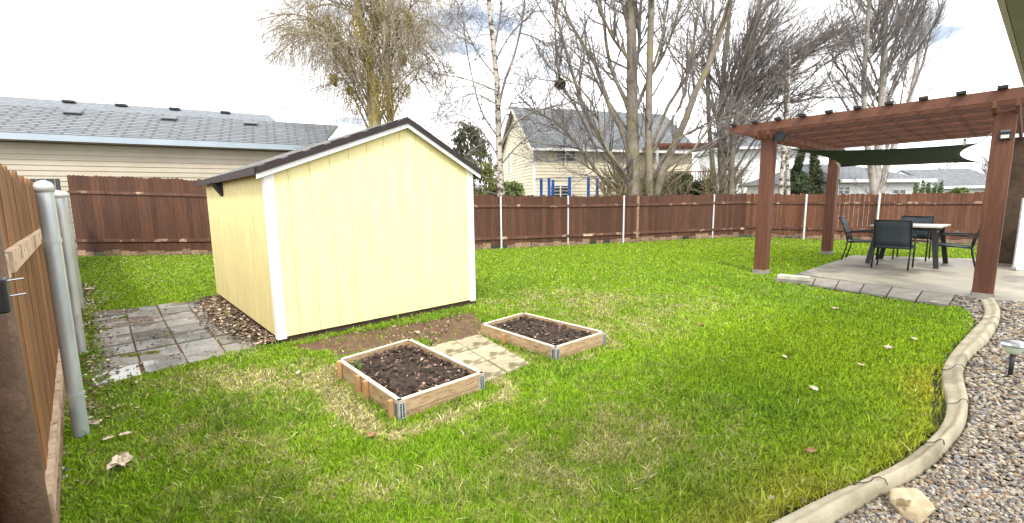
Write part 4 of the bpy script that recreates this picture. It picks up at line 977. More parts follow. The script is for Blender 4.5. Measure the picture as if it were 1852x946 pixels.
# --- big multi-stemmed maple behind the back fence
YB = 19.5; t = thing('maple_tree', 'big bare multi-stemmed tree with a thick mossy trunk behind the back fence', 'tree', (AT(1155, 352, YB)[0], YB, 0))
trunks = [limb([(1150, 480), (1146, 350), (1143, 176), (1143, 98), (1140, 0), (1137, -90)], YB, 0, .50, .20), limb([(1176, 480), (1174, 313), (1173, 215), (1176, 78), (1179, -20), (1182, -90)], YB-.25, -.3, .24, .16),
          limb([(1137, 470), (1120, 345), (1112, 300), (1100, 272)], YB+.1, .3, .34, .14), limb([(1160, 470), (1190, 340), (1206, 289), (1233, 235), (1257, 168), (1284, 113), (1315, 20), (1330, -30)], YB, -1.2, .27, .13)]
P_, R_2 = stack(trunks); R_2 = R_2*.72; v, f = tubes(P_, R_2, 12); add_mesh('trunk', v, f, M_bark, t, smooth=True)
lm = [limb(p, YB, dy, a, c) for p, dy, a, c in [
    ([(1143, 225), (1132, 184), (1112, 141), (1100, 102), (1089, 23), (1078, -30)], .8, .17, .07), ([(1142, 140), (1136, 106), (1112, 74), (1093, 35), (1072, -20)], -1, .12, .06),
    ([(1140, 290), (1124, 235), (1100, 188), (1077, 117), (1050, 74), (1022, 20), (1010, -20)], 1.4, .20, .06), ([(1135, 330), (1112, 297), (1077, 235), (1054, 188), (1030, 117), (1015, 59), (999, 0), (990, -30)], -1.2, .17, .06),
    ([(1125, 350), (1104, 340), (1081, 313), (1050, 270), (1010, 225), (960, 195), (930, 160)], 1.2, .14, .03), ([(1145, 250), (1112, 200), (1080, 150), (1060, 90), (1058, 0)], 2, .10, .05),
    ([(1143, 160), (1155, 90), (1157, 40), (1162, -30)], .5, .13, .08), ([(1150, 200), (1171, 148), (1206, 86), (1232, 0), (1240, -30)], 1.3, .14, .05),
    ([(1172, 275), (1187, 242), (1210, 188), (1237, 148), (1257, 105), (1304, 23), (1320, -30)], 1.5, .13, .05), ([(1172, 290), (1200, 240), (1233, 185), (1250, 98), (1272, -20)], -1.4, .12, .05),
    ([(1178, 330), (1200, 285), (1230, 250), (1280, 223), (1345, 205)], -2, .09, .03), ([(1185, 345), (1230, 320), (1280, 270), (1330, 235), (1380, 205)], 1, .08, .03),
    ([(1085, 285), (1052, 215), (1030, 175), (1013, 150), (1005, 80), (1003, -20)], -.6, .08, .04), ([(1143, 70), (1128, 20), (1122, -30)], 0, .12, .09), ([(1130, 340), (1090, 320), (1060, 300), (1000, 262), (960, 262)], -1.6, .07, .02), ([(1175, 140), (1196, 70), (1212, -20)], -.5, .09, .05),
    ([(1150, 345), (1120, 300), (1090, 260), (1078, 200), (1040, 150), (990, 120), (960, 60)], -2, .10, .03), ([(1165, 340), (1210, 300), (1262, 262), (1325, 150), (1380, 60), (1400, 0)], 1.8, .12, .04)]]
P1, R1 = stack(lm); R1 = R1*.62; A1 = np.concatenate([P_, P1]); AR = np.concatenate([R_2, R1])
P2, R2 = grow(A1, AR, 12, (.25, 1), (1.2, 4.0), (20, 55), 1.0, .35, 8, .045, .014, seed=1)
P3, R3 = grow(P2, R2, 9, (.15, 1), (.6, 2.0), (20, 60), .6, .4, 6, .014, .0075, seed=2)
P4, R4 = grow(P3, R3, 3, (.2, 1), (.3, .9), (20, 60), .5, .4, 4, .007, .005, seed=3)
v, f = merge([tubes(P1, R1, 7)]); add_mesh('limbs', v, f, M_bark, t, smooth=True)
v, f = merge([tubes(P2, R2, 4), tubes(P3, R3, 3), tubes(P4, R4, 3)]); o = add_mesh('crown', v, f, M_twig, t)
# thicket of suckers round the foot
Pb = np.stack([spl([V3(AT(x, 352, YB)[0]+random.uniform(-.5, .5), YB+random.uniform(-.8, .6), .8), V3(AT(x, 352, YB)[0]+random.uniform(-.6, .6), YB, 2.4)], 5) for x in np.linspace(1095, 1225, 40)]); Rb = np.full((40, 5), .02)
P5, R5 = grow(Pb, Rb, 14, (.2, 1), (1, 2.4), (15, 65), -.1, .5, 6, .016, .009, seed=5); v, f = merge([tubes(Pb, Rb, 4), tubes(P5, R5, 3)]); add_mesh('suckers', v, f, M_twigo, t)
o = bpy.data.objects.new('x', None); bpy.data.objects.remove(o)
nest = AT(1013, 152, YB-.32); v, f, c = leafcloud([nest], [(.22, .22, .2)], 700, .09, (.08, .05, .03), (.18, .12, .08), 8); tag(add_mesh('bird_nest', v, f, M_foliage, col=c), 'dark twiggy bird nest lodged in the left limbs of the big bare tree', 'nest')

# --- second sweeping tree at its right
YC = 20.8; x0 = AT(1308, 352, YC)[0]; t = thing('maple_tree', 'bare tree with many stems sweeping up and right, right of the biggest tree', 'tree', (x0, YC, 0))
tr_ = [limb([(1312, 480), (1308, 345), (1302, 250), (1307, 150), (1318, 40), (1325, -40)], YC, .4, .20, .07), limb([(1325, 480), (1322, 340), (1330, 230), (1352, 120), (1372, 20), (1380, -40)], YC, -.5, .15, .06), limb([(1300, 480), (1294, 350), (1284, 250), (1280, 130), (1290, 30), (1285, -40)], YC, .7, .14, .05)]
P_, R_2 = stack(tr_); v, f = tubes(P_, R_2, 10); add_mesh('trunk', v, f, M_bark, t, smooth=True)
ls = []
for k in range(36):
    x1 = 1300+30*random.random(); y1 = random.uniform(180, 345); sw = random.uniform(50, 250)*(1 if k % 6 else -.45); yt = random.uniform(-60, 110) if sw < 170 else random.uniform(20, 190)
    ls.append(limb([(x1, y1), (x1+sw*.28, y1+(yt-y1)*.42), (x1+sw*.62, y1+(yt-y1)*.76), (x1+sw, yt)], YC, random.uniform(-2.2, 2.2), .07, .02))
P1, R1 = stack(ls); P2, R2 = grow(np.concatenate([P1, P_]), np.concatenate([R1, R_2]), 15, (.12, 1), (1.0, 3.8), (12, 48), .5, .32, 7, .024, .011, seed=11, bias=(.4, 0, .1))
P3, R3 = grow(P2, R2, 6, (.1, 1), (.5, 1.9), (12, 42), .5, .25, 5, .010, .0065, seed=12, bias=(.5, 0, 0)); P4, R4 = grow(P3, R3, 2, (.2, 1), (.4, 1.0), (15, 45), .5, .3, 4, .006, .005, seed=13)
v, f = merge([tubes(P1, R1*.8, 6), tubes(P2, R2, 4), tubes(P3, R3, 3), tubes(P4, R4, 3)]); add_mesh('crown', v, f, M_twig, t)
Pb = np.stack([spl([V3(x0+random.uniform(-.9, .9), YC+random.uniform(-.5, .5), .6), V3(x0+random.uniform(-1, 1), YC, 3.0)], 5) for _ in range(22)]); Rb = np.full((22, 5), .016)
P5, R5 = grow(Pb, Rb, 16, (.2, 1), (.6, 1.7), (15, 70), .1, .5, 5, .013, .009, seed=15); v, f = merge([tubes(Pb, Rb, 4), tubes(P5, R5, 3)]); add_mesh('suckers', v, f, M_twigo, t)

# --- upright tree behind the pergola
YD = 20.5; x0 = AT(1588, 352, YD)[0]; t = thing('poplar_tree', 'upright bare grey tree with fan of fine branches behind the pergola', 'tree', (x0, YD, 0))
tr_ = [limb([(1583, 480), (1583, 350), (1590, 250), (1598, 120), (1602, 0), (1604, -60)], YD, 0, .22, .08), limb([(1590, 480), (1592, 345), (1608, 290), (1640, 200), (1662, 100), (1672, 20)], YD, .5, .2, .05), limb([(1580, 480), (1580, 345), (1568, 260), (1562, 150), (1570, 40), (1572, -40)], YD, -.6, .17, .06)]
P_, R_2 = stack(tr_); v, f = tubes(P_, R_2, 10); add_mesh('trunk', v, f, M_palebark, t, smooth=True)
ls = []
for k in range(34):
    x1 = 1590+random.uniform(-18, 22); y1 = random.uniform(40, 310); sw = random.uniform(15, 118)*random.choice((-1, 1)); yt = max(-60, y1-random.uniform(150, 290)); 
    ls.append(limb([(x1, y1), (x1+sw*.45, y1+(yt-y1)*.35), (x1+sw*.8, y1+(yt-y1)*.7), (x1+sw, yt)], YD, random.uniform(-2.4, 2.4), .05, .014))
P1, R1 = stack(ls); P2, R2 = grow(np.concatenate([P1, P_]), np.concatenate([R1, R_2]), 15, (.1, 1), (.9, 2.6), (12, 36), 1.0, .2, 6, .018, .0085, seed=21)
P3, R3 = grow(P2, R2, 8, (.1, 1), (.4, 1.3), (14, 38), .8, .25, 4, .008, .0058, seed=22)
v, f = merge([tubes(P1, R1, 5), tubes(P2, R2, 4), tubes(P3, R3, 3)]); add_mesh('crown', v, f, mat('grey_twigs', (.15, .13, .125), (.24, .215, .2), 1.2, .85), t)

# --- slender white birch
YE = 18.2; x0 = AT(906, 352, YE)[0]; t = thing('birch_tree', 'slender white birch with thin branches between the shed and the cream house', 'tree', (x0, YE, 0))
tr_ = [limb([(908, 480), (906, 345), (902, 260), (899, 150), (890, 60), (884, 0), (880, -60)], YE, 0, .17, .08)]
P_, R_2 = stack(tr_); v, f = tubes(P_, R_2, 10); add_mesh('trunk', v, f, M_birch, t, smooth=True)
ls = [limb(p, YE, dy, a, c) for p, dy, a, c in [([(900, 205), (912, 150), (930, 100), (945, 35), (952, -30)], .5, .065, .035), ([(894, 90), (903, 40), (910, -20)], .3, .05, .03), ([(904, 270), (925, 230), (958, 205), (1010, 190), (1040, 185)], -.6, .05, .02),
    ([(902, 250), (870, 200), (852, 130), (840, 60), (835, 0)], .8, .045, .018), ([(899, 165), (850, 145), (800, 135), (770, 130)], -1, .035, .012), ([(898, 140), (860, 90), (835, 30), (820, -20)], 1, .035, .012), ([(900, 190), (860, 170), (830, 180), (790, 215)], 1, .03, .01),
    ([(903, 240), (925, 185), (960, 150), (985, 100)], .9, .03, .012), ([(905, 290), (880, 250), (850, 215), (820, 205)], -1, .04, .01), ([(905, 300), (935, 265), (975, 235), (1010, 225)], 1, .035, .01), ([(938, 60), (960, 65), (985, 80), (1005, 100)], .5, .03, .01), ([(896, 110), (925, 60), (965, 20), (990, -20)], -.8, .03, .012)]]
P1, R1 = stack(ls); P2, R2 = grow(np.concatenate([P1, P_]), np.concatenate([R1, R_2]), 14, (.2, 1), (.7, 2.3), (25, 75), -.1, .45, 7, .02, .0095, seed=31)
P3, R3 = grow(P2, R2, 6, (.15, 1), (.4, 1.3), (20, 70), -.7, .45, 5, .008, .006, seed=32); P4, R4 = grow(P3, R3, 4, (.2, 1), (.25, .7), (20, 60), -1.0, .4, 4, .006, .005, seed=33)
v, f = merge([tubes(P1, R1, 6), tubes(P2, R2, 4), tubes(P3, R3, 3), tubes(P4, R4, 3)]); add_mesh('crown', v, f, M_twig, t)

# --- weeping tree behind the shed
YF = 18.5; x0 = AT(690, 352, YF)[0]; t = thing('weeping_tree', 'tall weeping tree with ochre mossy trunks and hanging twigs behind the shed', 'tree', (x0, YF, 0))
tr_ = [limb([(690, 480), (686, 350), (680, 213), (672, 140), (657, 60), (645, 0), (640, -50)], YF, 0, .24, .12), limb([(700, 480), (706, 300), (706, 205), (702, 133), (696, 60), (690, 0), (690, -50)], YF, .3, .18, .11), limb([(684, 480), (680, 300), (668, 180), (676, 80), (682, -50)], YF, .4, .15, .09)]
P_, R_2 = stack(tr_); v, f = tubes(P_, R_2, 10); add_mesh('trunk', v, f, M_gold, t, smooth=True)
ls = []
for k in range(56):
    x1 = 688+random.uniform(-22, 18); y1 = random.uniform(-20, 240); sg = -1 if k % 5 < 3 else 1; sw = random.uniform(25, 215 if sg < 0 else 150)*sg; 
    y1 = random.uniform(60, 270) if k % 2 else y1; rise = random.uniform(60, 150)*(1 if abs(sw) > 60 else 1.3); yt = y1-rise
    if yt > 150: yt = random.uniform(20, 150)
    if abs(sw) > 140: yt = min(yt, 60)
    ls.append(limb([(x1, y1), (x1+sw*.3, y1+(yt-y1)*.65), (x1+sw*.65, y1+(yt-y1)*1.0), (x1+sw, yt+random.uniform(0, 60))], YF+.2, random.uniform(-2.0, 3.5), .04, .014))
P1, R1 = stack(ls); P2, R2 = grow(P1, R1, 8, (.15, 1), (1.0, 2.2), (15, 50), .1, .35, 6, .022, .010, seed=41)
P3, R3 = grow(np.concatenate([P2]), R2, 9, (.1, 1), (.8, 3.2), (30, 100), -2.6, .22, 8, .0075, .0052, seed=42)
P3b, R3b = grow(P1, R1, 26, (.2, 1), (1.2, 4.4), (40, 110), -2.8, .2, 9, .0075, .0052, seed=43)
P4, R4 = grow(P_, R_2, 130, (.3, 1), (.6, 2.6), (30, 90), -1.6, .5, 6, .012, .007, seed=44)
v, f = merge([tubes(P1, R1, 6), tubes(P2, R2, 4), tubes(P3, R3, 3), tubes(P3b, R3b, 3)]); add_mesh('crown', v, f, mat('weeping_twigs', (.24, .20, .13), (.38, .32, .23), .9, .85), t)
v, f = tubes(P4, R4, 3); add_mesh('trunk_shoots', v, f, M_twigo, t)
cl = []; rl = []
for (x, y, rx, ry) in [(568, 35, 10, 28), (592, 45, 7, 22), (608, 60, 8, 26), (622, 100, 9, 24), (632, 125, 8, 20), (672, 90, 12, 60), (683, 10, 18, 35), (664, 120, 10, 35), (683, 170, 10, 35), (706, 165, 10, 28), (730, 165, 12, 14), (710, 195, 18, 16), (604, 145, 5, 8), (632, 165, 4, 6), (728, 105, 6, 12), (640, 190, 12, 20), (740, 40, 6, 14), (648, 55, 8, 30)]:
    cl.append(AT(x, y, YF-.3+random.uniform(-.5, .5))); rl.append((rx*.03, .35, ry*.028))
v, f, c = leafcloud(cl, rl, 11000, .04, (.26, .20, .04), (.44, .35, .09), 4, droop=1.5); add_mesh('catkins', v, f, M_foliage, t, col=c)

# --- thin birches left of the pergola post
for k, (px, tilt) in enumerate(((1412, 8), (1425, -3))):
    Y = 19.5+k; x0 = AT(px, 352, Y)[0]; t = thing('birch_tree', ['thin white birch just right of the left pergola post', 'second thin white birch, farther right, behind the left pergola post'][k], 'tree', (x0, Y, 0))
    P_, R_2 = stack([limb([(px, 470), (px, 345), (px+tilt, 250), (px+tilt*2, 140), (px+tilt*2, 90)], Y, 0, .13, .03)]); v, f = tubes(P_, R_2, 8); add_mesh('trunk', v, f, M_birch, t, smooth=True)
    P2, R2 = grow(P_, R_2, 42, (.45, 1), (1, 2.8), (20, 65), .3, .4, 7, .018, .009, seed=50+k); P3, R3 = grow(P2, R2, 9, (.2, 1), (.4, 1.1), (20, 60), -.2, .4, 5, .01, .007, seed=52+k)
    v, f = merge([tubes(P2, R2, 4), tubes(P3, R3, 3)]); add_mesh('crown', v, f, M_twig, t)
# far small bare trees
for k, (px, Y, h) in enumerate(((1700, 60, 6.0), (1776, 58, 7.2))):
    b0 = AT(px, 352, Y); t = thing('bare_tree', ['small far bare tree left of the farther white house', 'small far bare tree at the right end of the farther white house'][k], 'tree', (b0[0], Y, 0))
    P_, R_2 = np.array([spl([V3(b0[0], Y, 0), V3(b0[0]+.2, Y, h*.8)], 8)]), np.array([np.linspace(.16, .04, 8)]); v, f = tubes(P_, R_2, 6); add_mesh('trunk', v, f, M_bark, t)
    P2, R2 = grow(P_, R_2, 30, (.3, 1), (1.5, 3.4), (20, 60), .5, .3, 6, .05, .03, seed=60+k); P3, R3 = grow(P2, R2, 8, (.2, 1), (.5, 1.5), (20, 60), .3, .3, 4, .03, .02, seed=62+k); v, f = merge([tubes(P2, R2, 4), tubes(P3, R3, 3)]); add_mesh('crown', v, f, mat('far_twigs', (.2, .17, .18), (.28, .25, .26), 1, .9), t)

# --- evergreens and shrubs
def shrub(name, label, px, py0, py1, Y, wpx, n, size, c1, c2, seed, droop=0, cone=False, cat='shrub', group=None, lobes=9):
    top = AT(px, py0, Y)[2]; x0 = AT(px, 352, Y)[0]; wd = wpx/800*Y; t = thing(name, label, cat, (x0, Y, 0), group); g = np.random.default_rng(seed); C_ = []; R_ = []
    for i in range(lobes):
        z = top*(.12+.82*i/(lobes-1)); s = (1-.85*i/(lobes-1))*g.uniform(.6, 1.25) if cone else (1-.45*abs(i/(lobes-1)-.4))
        for j in range(1 if cone and i > lobes*.6 else 3):
            C_.append((x0+g.uniform(-.5, .5)*wd*s*.8, Y+g.uniform(-.4, .4)*wd*s*.8, z)); R_.append((wd*.28*s+.08, wd*.28*s+.08, top/lobes*.95))
    v, f, c = leafcloud(C_, R_, n, size, c1, c2, seed, droop); add_mesh('foliage', v, f, M_foliage, t, col=c)
    b = MB(); b.tube([(x0, Y, 0), (x0, Y, top*.85)], [.06+wd*.02, .02], 8); b.build('trunk', M_bark, t); return t
YS = 20.5; x0 = AT(850, 352, YS)[0]; t = thing('spruce_tree', 'dark drooping evergreen between the shed roof and the slender birch', 'tree', (x0, YS, 0))
zt_ = AT(850, 225, YS)[2]; P_, R_2 = np.array([spl([V3(x0, YS, 0), V3(x0+.1, YS, zt_)], 10)]), np.array([np.linspace(.14, .02, 10)]); v, f = tubes(P_, R_2, 7); add_mesh('trunk', v, f, M_bark, t)
g = np.random.default_rng(77); nb_ = 64; ls = []
for k in range(nb_):
    h = zt_*(.2+.78*(k/nb_)); L_ = (1-(h/zt_)**1.5)*1.9*g.uniform(.55, 1.15)+.3; a = g.uniform(0, 6.28); c_, s_ = math.cos(a), math.sin(a)
    ls.append((spl([V3(x0, YS, h), V3(x0+c_*L_*.5, YS+s_*L_*.5, h+.08), V3(x0+c_*L_, YS+s_*L_, h-.15*L_)], 8), np.linspace(.03, .01, 8)))
P1, R1 = stack(ls); P2, R2 = grow(P1, R1, 12, (.15, 1), (.35, 1.0), (40, 90), -3, .2, 5, .01, .008, seed=78)
v, f = merge([tubes(P1, R1, 4), tubes(P2, R2, 3)]); add_mesh('boughs', v, f, M_twigo, t)
cl = P2[:, 1:].reshape(-1, 3); v, f, c = leafcloud(cl, np.full((len(cl), 3), .09), 9000, .075, (.05, .075, .03), (.20, .20, .09), 79, droop=2.0); add_mesh('foliage', v, f, M_foliage, t, col=c)
shrub('yellow_shrub', 'yellow green bush at the foot of the slender birch', 885, 298, 352, 19.2, 50, 3500, .08, (.14, .17, .04), (.3, .3, .1), 71)
shrub('broadleaf_shrub', 'bright green leafy bush left of the cream house corner', 928, 332, 352, 18.6, 48, 3000, .1, (.07, .12, .025), (.2, .26, .08), 72)
shrub('evergreen_shrub', 'dark green bush between the two big bare trees', 1245, 316, 352, 21.5, 90, 6500, .1, (.02, .04, .015), (.06, .09, .035), 73)
shrub('conifer_tree', 'dark green conifer behind the left pergola post', 1443, 272, 352, 22, 64, 9000, .12, (.03, .05, .025), (.10, .14, .06), 74, .8, True, 'tree')
shrub('pine_tree', 'olive conifer behind the shade sail beside the white birches', 1468, 262, 352, 25, 60, 5000, .12, (.06, .08, .04), (.16, .18, .09), 75, .8, True, 'tree')
lb_ = ['first', 'second', 'third', 'fourth', 'fifth']
for k, px in enumerate((1656, 1667, 1678, 1689, 1700)):
    shrub('cedar_shrub', '%s small cedar from the left in the row before the white houses' % lb_[k], px, 334+random.uniform(-3, 4), 352, 20, 13, 1500, .06, (.035, .07, .02), (.12, .17, .05), 80+k, -1.5, True, 'shrub', 'row of small cedars', 6)
shrub('cedar_hedge', 'low clipped green hedge at the right above the patio fence', 1735, 341, 352, 19.5, 46, 3000, .07, (.06, .10, .025), (.2, .24, .07), 90)

# ------------------------------------------------------------------ lawn
SH = [SP(-.05, -.05, 0), SP(SW+.05, -.05, 0), SP(SW+.05, SD, 0), SP(-.05, SD, 0)]
LP2 = [LPAVE[0], LPAVE[1], LPAVE[2], LPAVE[3]]
PVS = [G(1436, 498), G(1728, 536), G(1715, 558), G(1430, 514)]
MIDP = [mp0, mp1, mp2, mp3]
NL = 950000
r = np.exp(rng.uniform(np.log(1.35), np.log(21), NL)); th = rng.uniform(rad(-53), rad(53), NL); x = r*np.sin(th); y = r*np.cos(th)
ok = y > .2
ok &= (LF0[0]*LFN[0]+LF0[1]*LFN[1]+.09) > (x*LFN[0]+y*LFN[1])
LAWN = [(-3, -2.2), tuple(LFP(-3, .1, 0)[:2]), tuple(LFP(16, .1, 0)[:2])]+[tuple(p[:2]) for p in BF[1:]]+[tuple(p[:2]) for p in RF[1:]]+[tuple(G(1790, 505)[:2])]+[tuple(p) for p in kL]+[(kL[-1][0], -3)]
ok &= inpoly(x, y, LAWN)
for P in (SH, SLAB, PVS, [p*.97+sum(BED1)/4*.03 for p in BED1], [p*.97+sum(BED2)/4*.03 for p in BED2], GP2): ok &= ~inpoly(x, y, P)
edgeP = fbm(x, y, 3.0, 40)
def soft(P, inner=.12, keep=.1):
    ins = inpoly(x, y, P); d = distpoly(x, y, P); return ~(ins & (d > inner*(edgeP*2-.3)) & (rng.random(NL) > keep))
ok &= soft(LP2, .10, .015); ok &= soft(DIRT, .10, .03)
ok &= ~(inpoly(x, y, MIDP) & (rng.random(NL) > .03))
ok &= ~(inpoly(x, y, [LPAVE[1]+V3(-.1, .1, 0), LPAVE[1]+V3(.5, .2, 0), SP(-.02, 0, 0), LPAVE[2]]) & (rng.random(NL) > .06))
edge = distpoly(x, y, kL, closed=False); ok &= ~((edge < .10*fbm(x, y, 2.2, 60)+.01) & (rng.random(NL) > .1))
x, y, r = x[ok], y[ok], r[ok]; n = len(x); edge = edge[ok]
# dryness field
def blob(cx, cy, s, sy=None, an=0): 
    c, q = math.cos(an), math.sin(an); dx = x-cx; dy = y-cy; u = dx*c+dy*q; w_ = -dx*q+dy*c; return np.exp(-(u/s)**2-(w_/(sy or s))**2)
D1 = distpoly(x, y, BED1); D2 = distpoly(x, y, BED2)
ring = np.exp(-((D1-.20)/.10)**2)*(y < 4.6)+.6*np.exp(-((D2-.14)/.09)**2)
dry = .95*ring+.42*blob(*G(1190, 790)[:2], .8, .7)+.38*blob(*G(1010, 840)[:2], .6, .4)+.5*blob(*G(1130, 600)[:2], 1.0, .8)+.55*blob(*G(1010, 540)[:2], 1.3, .9)+.5*blob(*G(1230, 560)[:2], 1.4, .7)+.45*blob(*G(600, 700)[:2], 1.0, .6)+.45*blob(*G(420, 690)[:2], .8, .4)+.45*blob(*G(350, 800)[:2], .6, .3)+.35*blob(*G(560, 880)[:2], .8, .3)
dry *= .1+1.7*fbm(x, y, 3.0, 21)**1.3
nf = fbm(x, y, .9, 31); nm = fbm(x, y, 4.5, 33); nh = fbm(x, y, 14, 35)
dry += .5*(nm-.46)+1.0*(nh-.52)
lush = np.clip(.9*blob(3.6, 4.6, 2.0, 1.6)+.5*blob(8, 14, 6, 4), 0, 1); dry -= .45*lush
dark = (np.clip((nf-.47)*3.2, 0, 1)*.65+.7*np.clip((nm-.54)*4, 0, 1))*np.clip(1.5-.09*r, .15, 1)*(1-.85*lush)
strawp = np.clip(dry*1.0+.04, .02, .80)
straw = rng.random(n) < strawp
c = np.array([.26, .43, .020])[None]*np.ones((n, 1)); dk = np.array([.085, .225, .02]); br = np.array([.37, .50, .018]); ye = np.array([.42, .40, .04])
q = (dark*rng.uniform(.5, 1.1, n))[:, None]; c = c*(1-q)+dk*q
q = (np.clip(lush*.7+.25*(fbm(x, y, 1.7, 61)-.3), 0, 1))[:, None]; c = c*(1-q)+br*q
kedge = np.exp(-(edge/.35)**2)*(y < 4)*fbm(x, y, 2, 71); q = np.clip(kedge*1.3, 0, .8)[:, None]; c = c*(1-q)+ye*q
q = np.clip(dry, 0, .6)[:, None]; c = c*(1-q)+np.array([.42, .46, .09])*q
sc_ = np.array([(.66, .60, .30), (.52, .46, .20), (.74, .68, .40), (.36, .29, .13)])[rng.integers(0, 4, n)]
c = np.where(straw[:, None], sc_, c)*rng.uniform(.4, 1.45, (n, 1))
hgt = np.where(straw, rng.uniform(.012, .03, n), rng.uniform(.022, .05, n)*(.75+.5*dark)*(1-.35*np.clip(dry, 0, 1)))*(.35+1.35*nh)*np.clip(1.12-.016*r, .6, 1.1)
hgt *= np.where(rng.random(n) < .035, 1.9, 1)*np.where(edge < .12, 1.3, 1)
wd = np.clip(.0011+.0009*r, .0021, .013)*rng.uniform(.7, 1.3, n); a = rng.uniform(0, 2*np.pi, n); tl = np.abs(rng.normal(0, .55, n))+np.where(straw, .9, .25); b2 = a+rng.normal(0, .9, n)
wx, wy = np.cos(a+1.57)*wd, np.sin(a+1.57)*wd; lx, ly = np.cos(b2)*hgt*tl, np.sin(b2)*hgt*tl
z0 = np.full(n, -.008); zt = hgt*np.clip(1.15-tl*.35, .35, 1)
V = np.empty((n, 5, 3), np.float32)
V[:, 0] = np.stack([x-wx, y-wy, z0], 1); V[:, 1] = np.stack([x+wx, y+wy, z0], 1)
mx_, my_, mz_ = x+lx*.38, y+ly*.38, zt*.62
V[:, 2] = np.stack([mx_+wx*.8, my_+wy*.8, mz_], 1); V[:, 3] = np.stack([mx_-wx*.8, my_-wy*.8, mz_], 1); V[:, 4] = np.stack([x+lx, y+ly, zt], 1)
k = (np.arange(n)*5)[:, None]
F = np.concatenate([k+np.array([[0, 1, 2]]), k+np.array([[0, 2, 3]]), k+np.array([[3, 2, 4]])], 0)
tag(add_mesh('grass', V.reshape(-1, 3), F, M_grass, col=np.repeat(c, 5, 0)), kind='stuff')
print('blades', n)

# leaf litter beside the shed and the fence
def litter(name, pts, size, pal):
    n = len(pts); g = rng; a = g.uniform(0, 6.28, n); s = size*g.uniform(.5, 1.5, n); e1_ = np.stack([np.cos(a), np.sin(a), g.normal(0, .25, n)], 1)*s[:, None]; e2_ = np.stack([-np.sin(a), np.cos(a), g.normal(0, .35, n)], 1)*(s*.6)[:, None]
    p = pts; V = np.stack([p-e1_, p-e2_*.8+e1_*.1, p+e1_, p+e2_+e1_*.2+np.array([0, 0, .006])], 1).reshape(-1, 3); pal = np.array(pal); c = pal[g.integers(0, len(pal), n)]*g.uniform(.7, 1.2, (n, 1))
    return tag(add_mesh(name, V, np.arange(4*n).reshape(n, 4), M_litter, col=np.repeat(c, 4, 0)), kind='stuff')
n = 2600; s = rng.beta(1.1, 2.2, n); tt = rng.uniform(0, 1, n); A_ = SP(0, .0, 0); B_ = SP(0, SD*.98, 0)
p = A_+(B_-A_)*tt[:, None]-SU*(s*.62*(.4+.6*np.sin(tt*3.1)))[:, None]-SU*.01; p[:, 2] = rng.uniform(.018, .05, n)
litter('leaf_litter', p, .024, [(.05, .028, .018), (.09, .045, .025), (.16, .09, .05), (.36, .26, .17), (.52, .42, .32), (.04, .03, .025)])
n = 1500; tt = rng.uniform(.0, 8.5, n); p = np.stack([LFP(q, -.02-abs(random.gauss(0, .16)), 0) for q in tt]); p[:, 2] = rng.uniform(.02, .045, n)
litter('leaf_litter', p, .018, [(.05, .03, .02), (.12, .07, .04), (.3, .2, .12), (.6, .52, .42), (.09, .12, .02)])
n = 900; uu = rng.uniform(0, 1, n); vv = rng.uniform(0, 1, n)**1.5; p = (DIRT[1]*(1-uu)[:, None]+DIRT[3]*uu[:, None]); p = p+(sum(DIRT)/len(DIRT)-p)*vv[:, None]*1.2; p[:, 2] = rng.uniform(.006, .025, n)
litter('leaf_litter', p, .013, [(.1, .06, .04), (.2, .12, .07), (.4, .3, .2), (.08, .05, .03), (.1, .14, .03)])
n = 900; uu = rng.uniform(0, 1, n); vv = rng.uniform(0, 1, n); p = (LPAVE[0]*(1-uu)[:, None]+LPAVE[1]*uu[:, None])*(1-vv)[:, None]+(LPAVE[3]*(1-uu)[:, None]+LPAVE[2]*uu[:, None])*vv[:, None]; keep = fbm(p[:, 0], p[:, 1], 2.5, 88) > .5; p = p[keep]; p[:, 2] = rng.uniform(.022, .034, len(p))
litter('leaf_litter', p, .016, [(.05, .03, .02), (.08, .05, .03), (.2, .13, .08), (.4, .3, .2), (.10, .12, .03)])
# moss tufts on the paving
v, f, c = leafcloud([G(235, 645)+V3(0, 0, .01), G(275, 640)+V3(0, 0, .01), G(185, 600)+V3(0, 0, .01), G(180, 690)+V3(0, 0, .01), G(225, 575)+V3(0, 0, .01), G(186, 640)], [(.16, .07, .02), (.10, .05, .02), (.09, .16, .025), (.07, .12, .02), (.05, .1, .015), (.08, .1, .02)], 3500, .013, (.12, .15, .02), (.3, .32, .05), 95)
tag(add_mesh('moss', v, f, M_foliage, col=c), kind='stuff')
# small stones in the bare soil
def stone(px, py, s, seed, label): rock('stone', label, G(px, py), s, s*.75, s*.5, seed, M_rock, 'stone')
stone(755, 603, .05, 3, 'pale stone in the bare soil between the shed and the first raised bed')
stone(772, 612, .03, 5, 'smaller stone just right of the pale stone in the bare soil')
stone(1020, 650, .03, 6, 'small stone at the front corner of the smaller raised bed')
pts = np.array([G(rx, ry) for rx, ry in [(1395+random.uniform(-10, 60), 905+random.uniform(-25, 10)) for _ in range(16)]]+[G(110+random.uniform(-3, 14), random.uniform(640, 900)) for _ in range(34)]+[G(1765+random.uniform(-22, 8), 595+random.uniform(-18, 10)) for _ in range(14)])
pts[:, 2] = .012; tag(scatter_stones('loose_stones', pts, np.full(len(pts), .016), np.clip(pebble_cols(len(pts))*1.4, 0, .7), M_pebble, sub=True), kind='stuff')
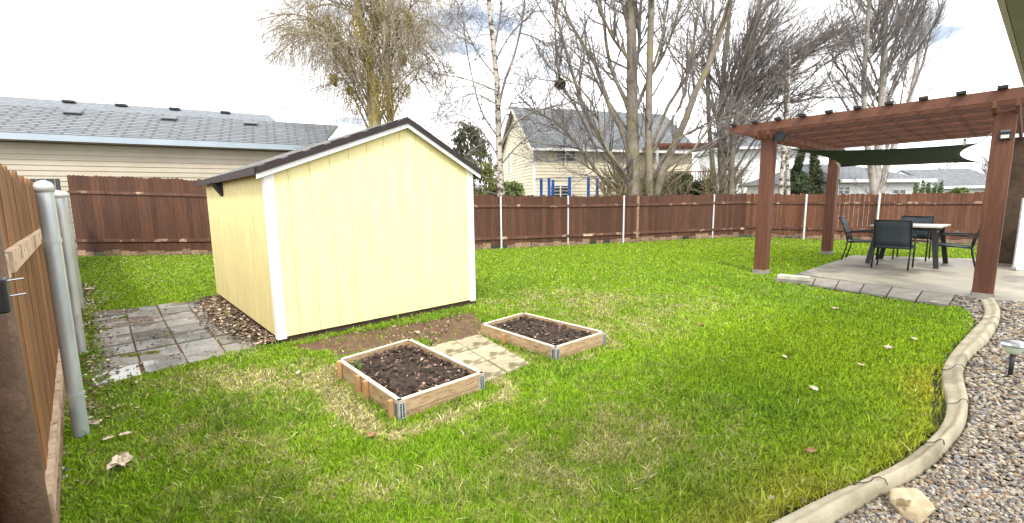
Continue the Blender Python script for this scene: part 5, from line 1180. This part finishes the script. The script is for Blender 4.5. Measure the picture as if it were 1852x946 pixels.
# fallen leaves lying on the lawn: each one a thing
def fallen(px, py, s, label, group='dry leaves lying on the lawn', mt=None, seed=0):
    g = np.random.default_rng(seed+int(px)); p = G(px, py); N = 6; a0 = g.uniform(0, 6.28); V = []; F = []
    for i in range(N):
        for j in range(N):
            u, v = i/(N-1)*2-1, j/(N-1)*2-1; w_ = .55*math.sqrt(max(.04, 1-u*u))*(1+.25*math.sin(u*7+seed)); X = u*s; Y = v*w_*s
            V.append((p[0]+X*math.cos(a0)-Y*math.sin(a0), p[1]+X*math.sin(a0)+Y*math.cos(a0), .035+s*.35*(abs(v)**1.5)*.6+g.uniform(-.1, .1)*s+.006))
    for i in range(N-1):
        for j in range(N-1): F.append((i*N+j, (i+1)*N+j, (i+1)*N+j+1, i*N+j+1))
    o = add_mesh('fallen_leaf', V, F, mt or M_leaf); so = o.modifiers.new('thickness', 'SOLIDIFY'); so.thickness = .003; return tag(o, label, 'leaf', group)
fallen(222, 845, .085, 'largest pale crumpled leaf on the grass at the lower left', seed=1)
fallen(207, 852, .05, 'pale leaf touching the largest leaf at the lower left', seed=2)
fallen(197, 803, .03, 'small leaf on the grass above the largest leaf, to its left', seed=3)
fallen(228, 795, .035, 'small leaf on the grass above the largest leaf, to its right', seed=4)
fallen(172, 775, .035, 'pale leaf on the grass at the foot of the nearest metal post', seed=5)
fallen(540, 681, .03, 'small white leaf alone on the grass left of the nearest raised bed', seed=6)
fallen(162, 527, .10, 'pale litter on the grass near the far metal posts', seed=7)
fallen(1471, 711, .045, 'white leaf on the lush lawn, lower of the two largest at the right', seed=8)
fallen(1606, 635, .06, 'white leaf on the lush lawn nearest the curving edge', seed=9)
fallen(1466, 826, .035, 'reddish brown leaf on the grass near the bottom of the curved edging', mt=M_leafb, seed=10)
fallen(1418, 652, .035, 'small pale leaf on the lawn left of the white leaf nearest the edging', seed=11)
fallen(1556, 667, .03, 'tiny pale leaf midway between the two largest white leaves', seed=12)
fallen(1292, 525, .05, 'brown leaf on the lawn left of the stacked blocks', mt=M_leafb, seed=13)
fallen(1271, 592, .04, 'brown leaf in the middle of the lawn right of the smaller bed', mt=M_leafb, seed=14)
fallen(672, 797, .035, 'brown leaf in the dry grass before the nearest raised bed', mt=M_leafb, seed=15)
fallen(1652, 619, .04, 'small pale leaf right beside the white leaf nearest the edging', seed=16)
fallen(1510, 563, .05, 'pale speck of leaf on the lawn before the patio pavers', seed=17)
fallen(1688, 551, .05, 'pale leaf against the front corner of the last patio paver', seed=18)
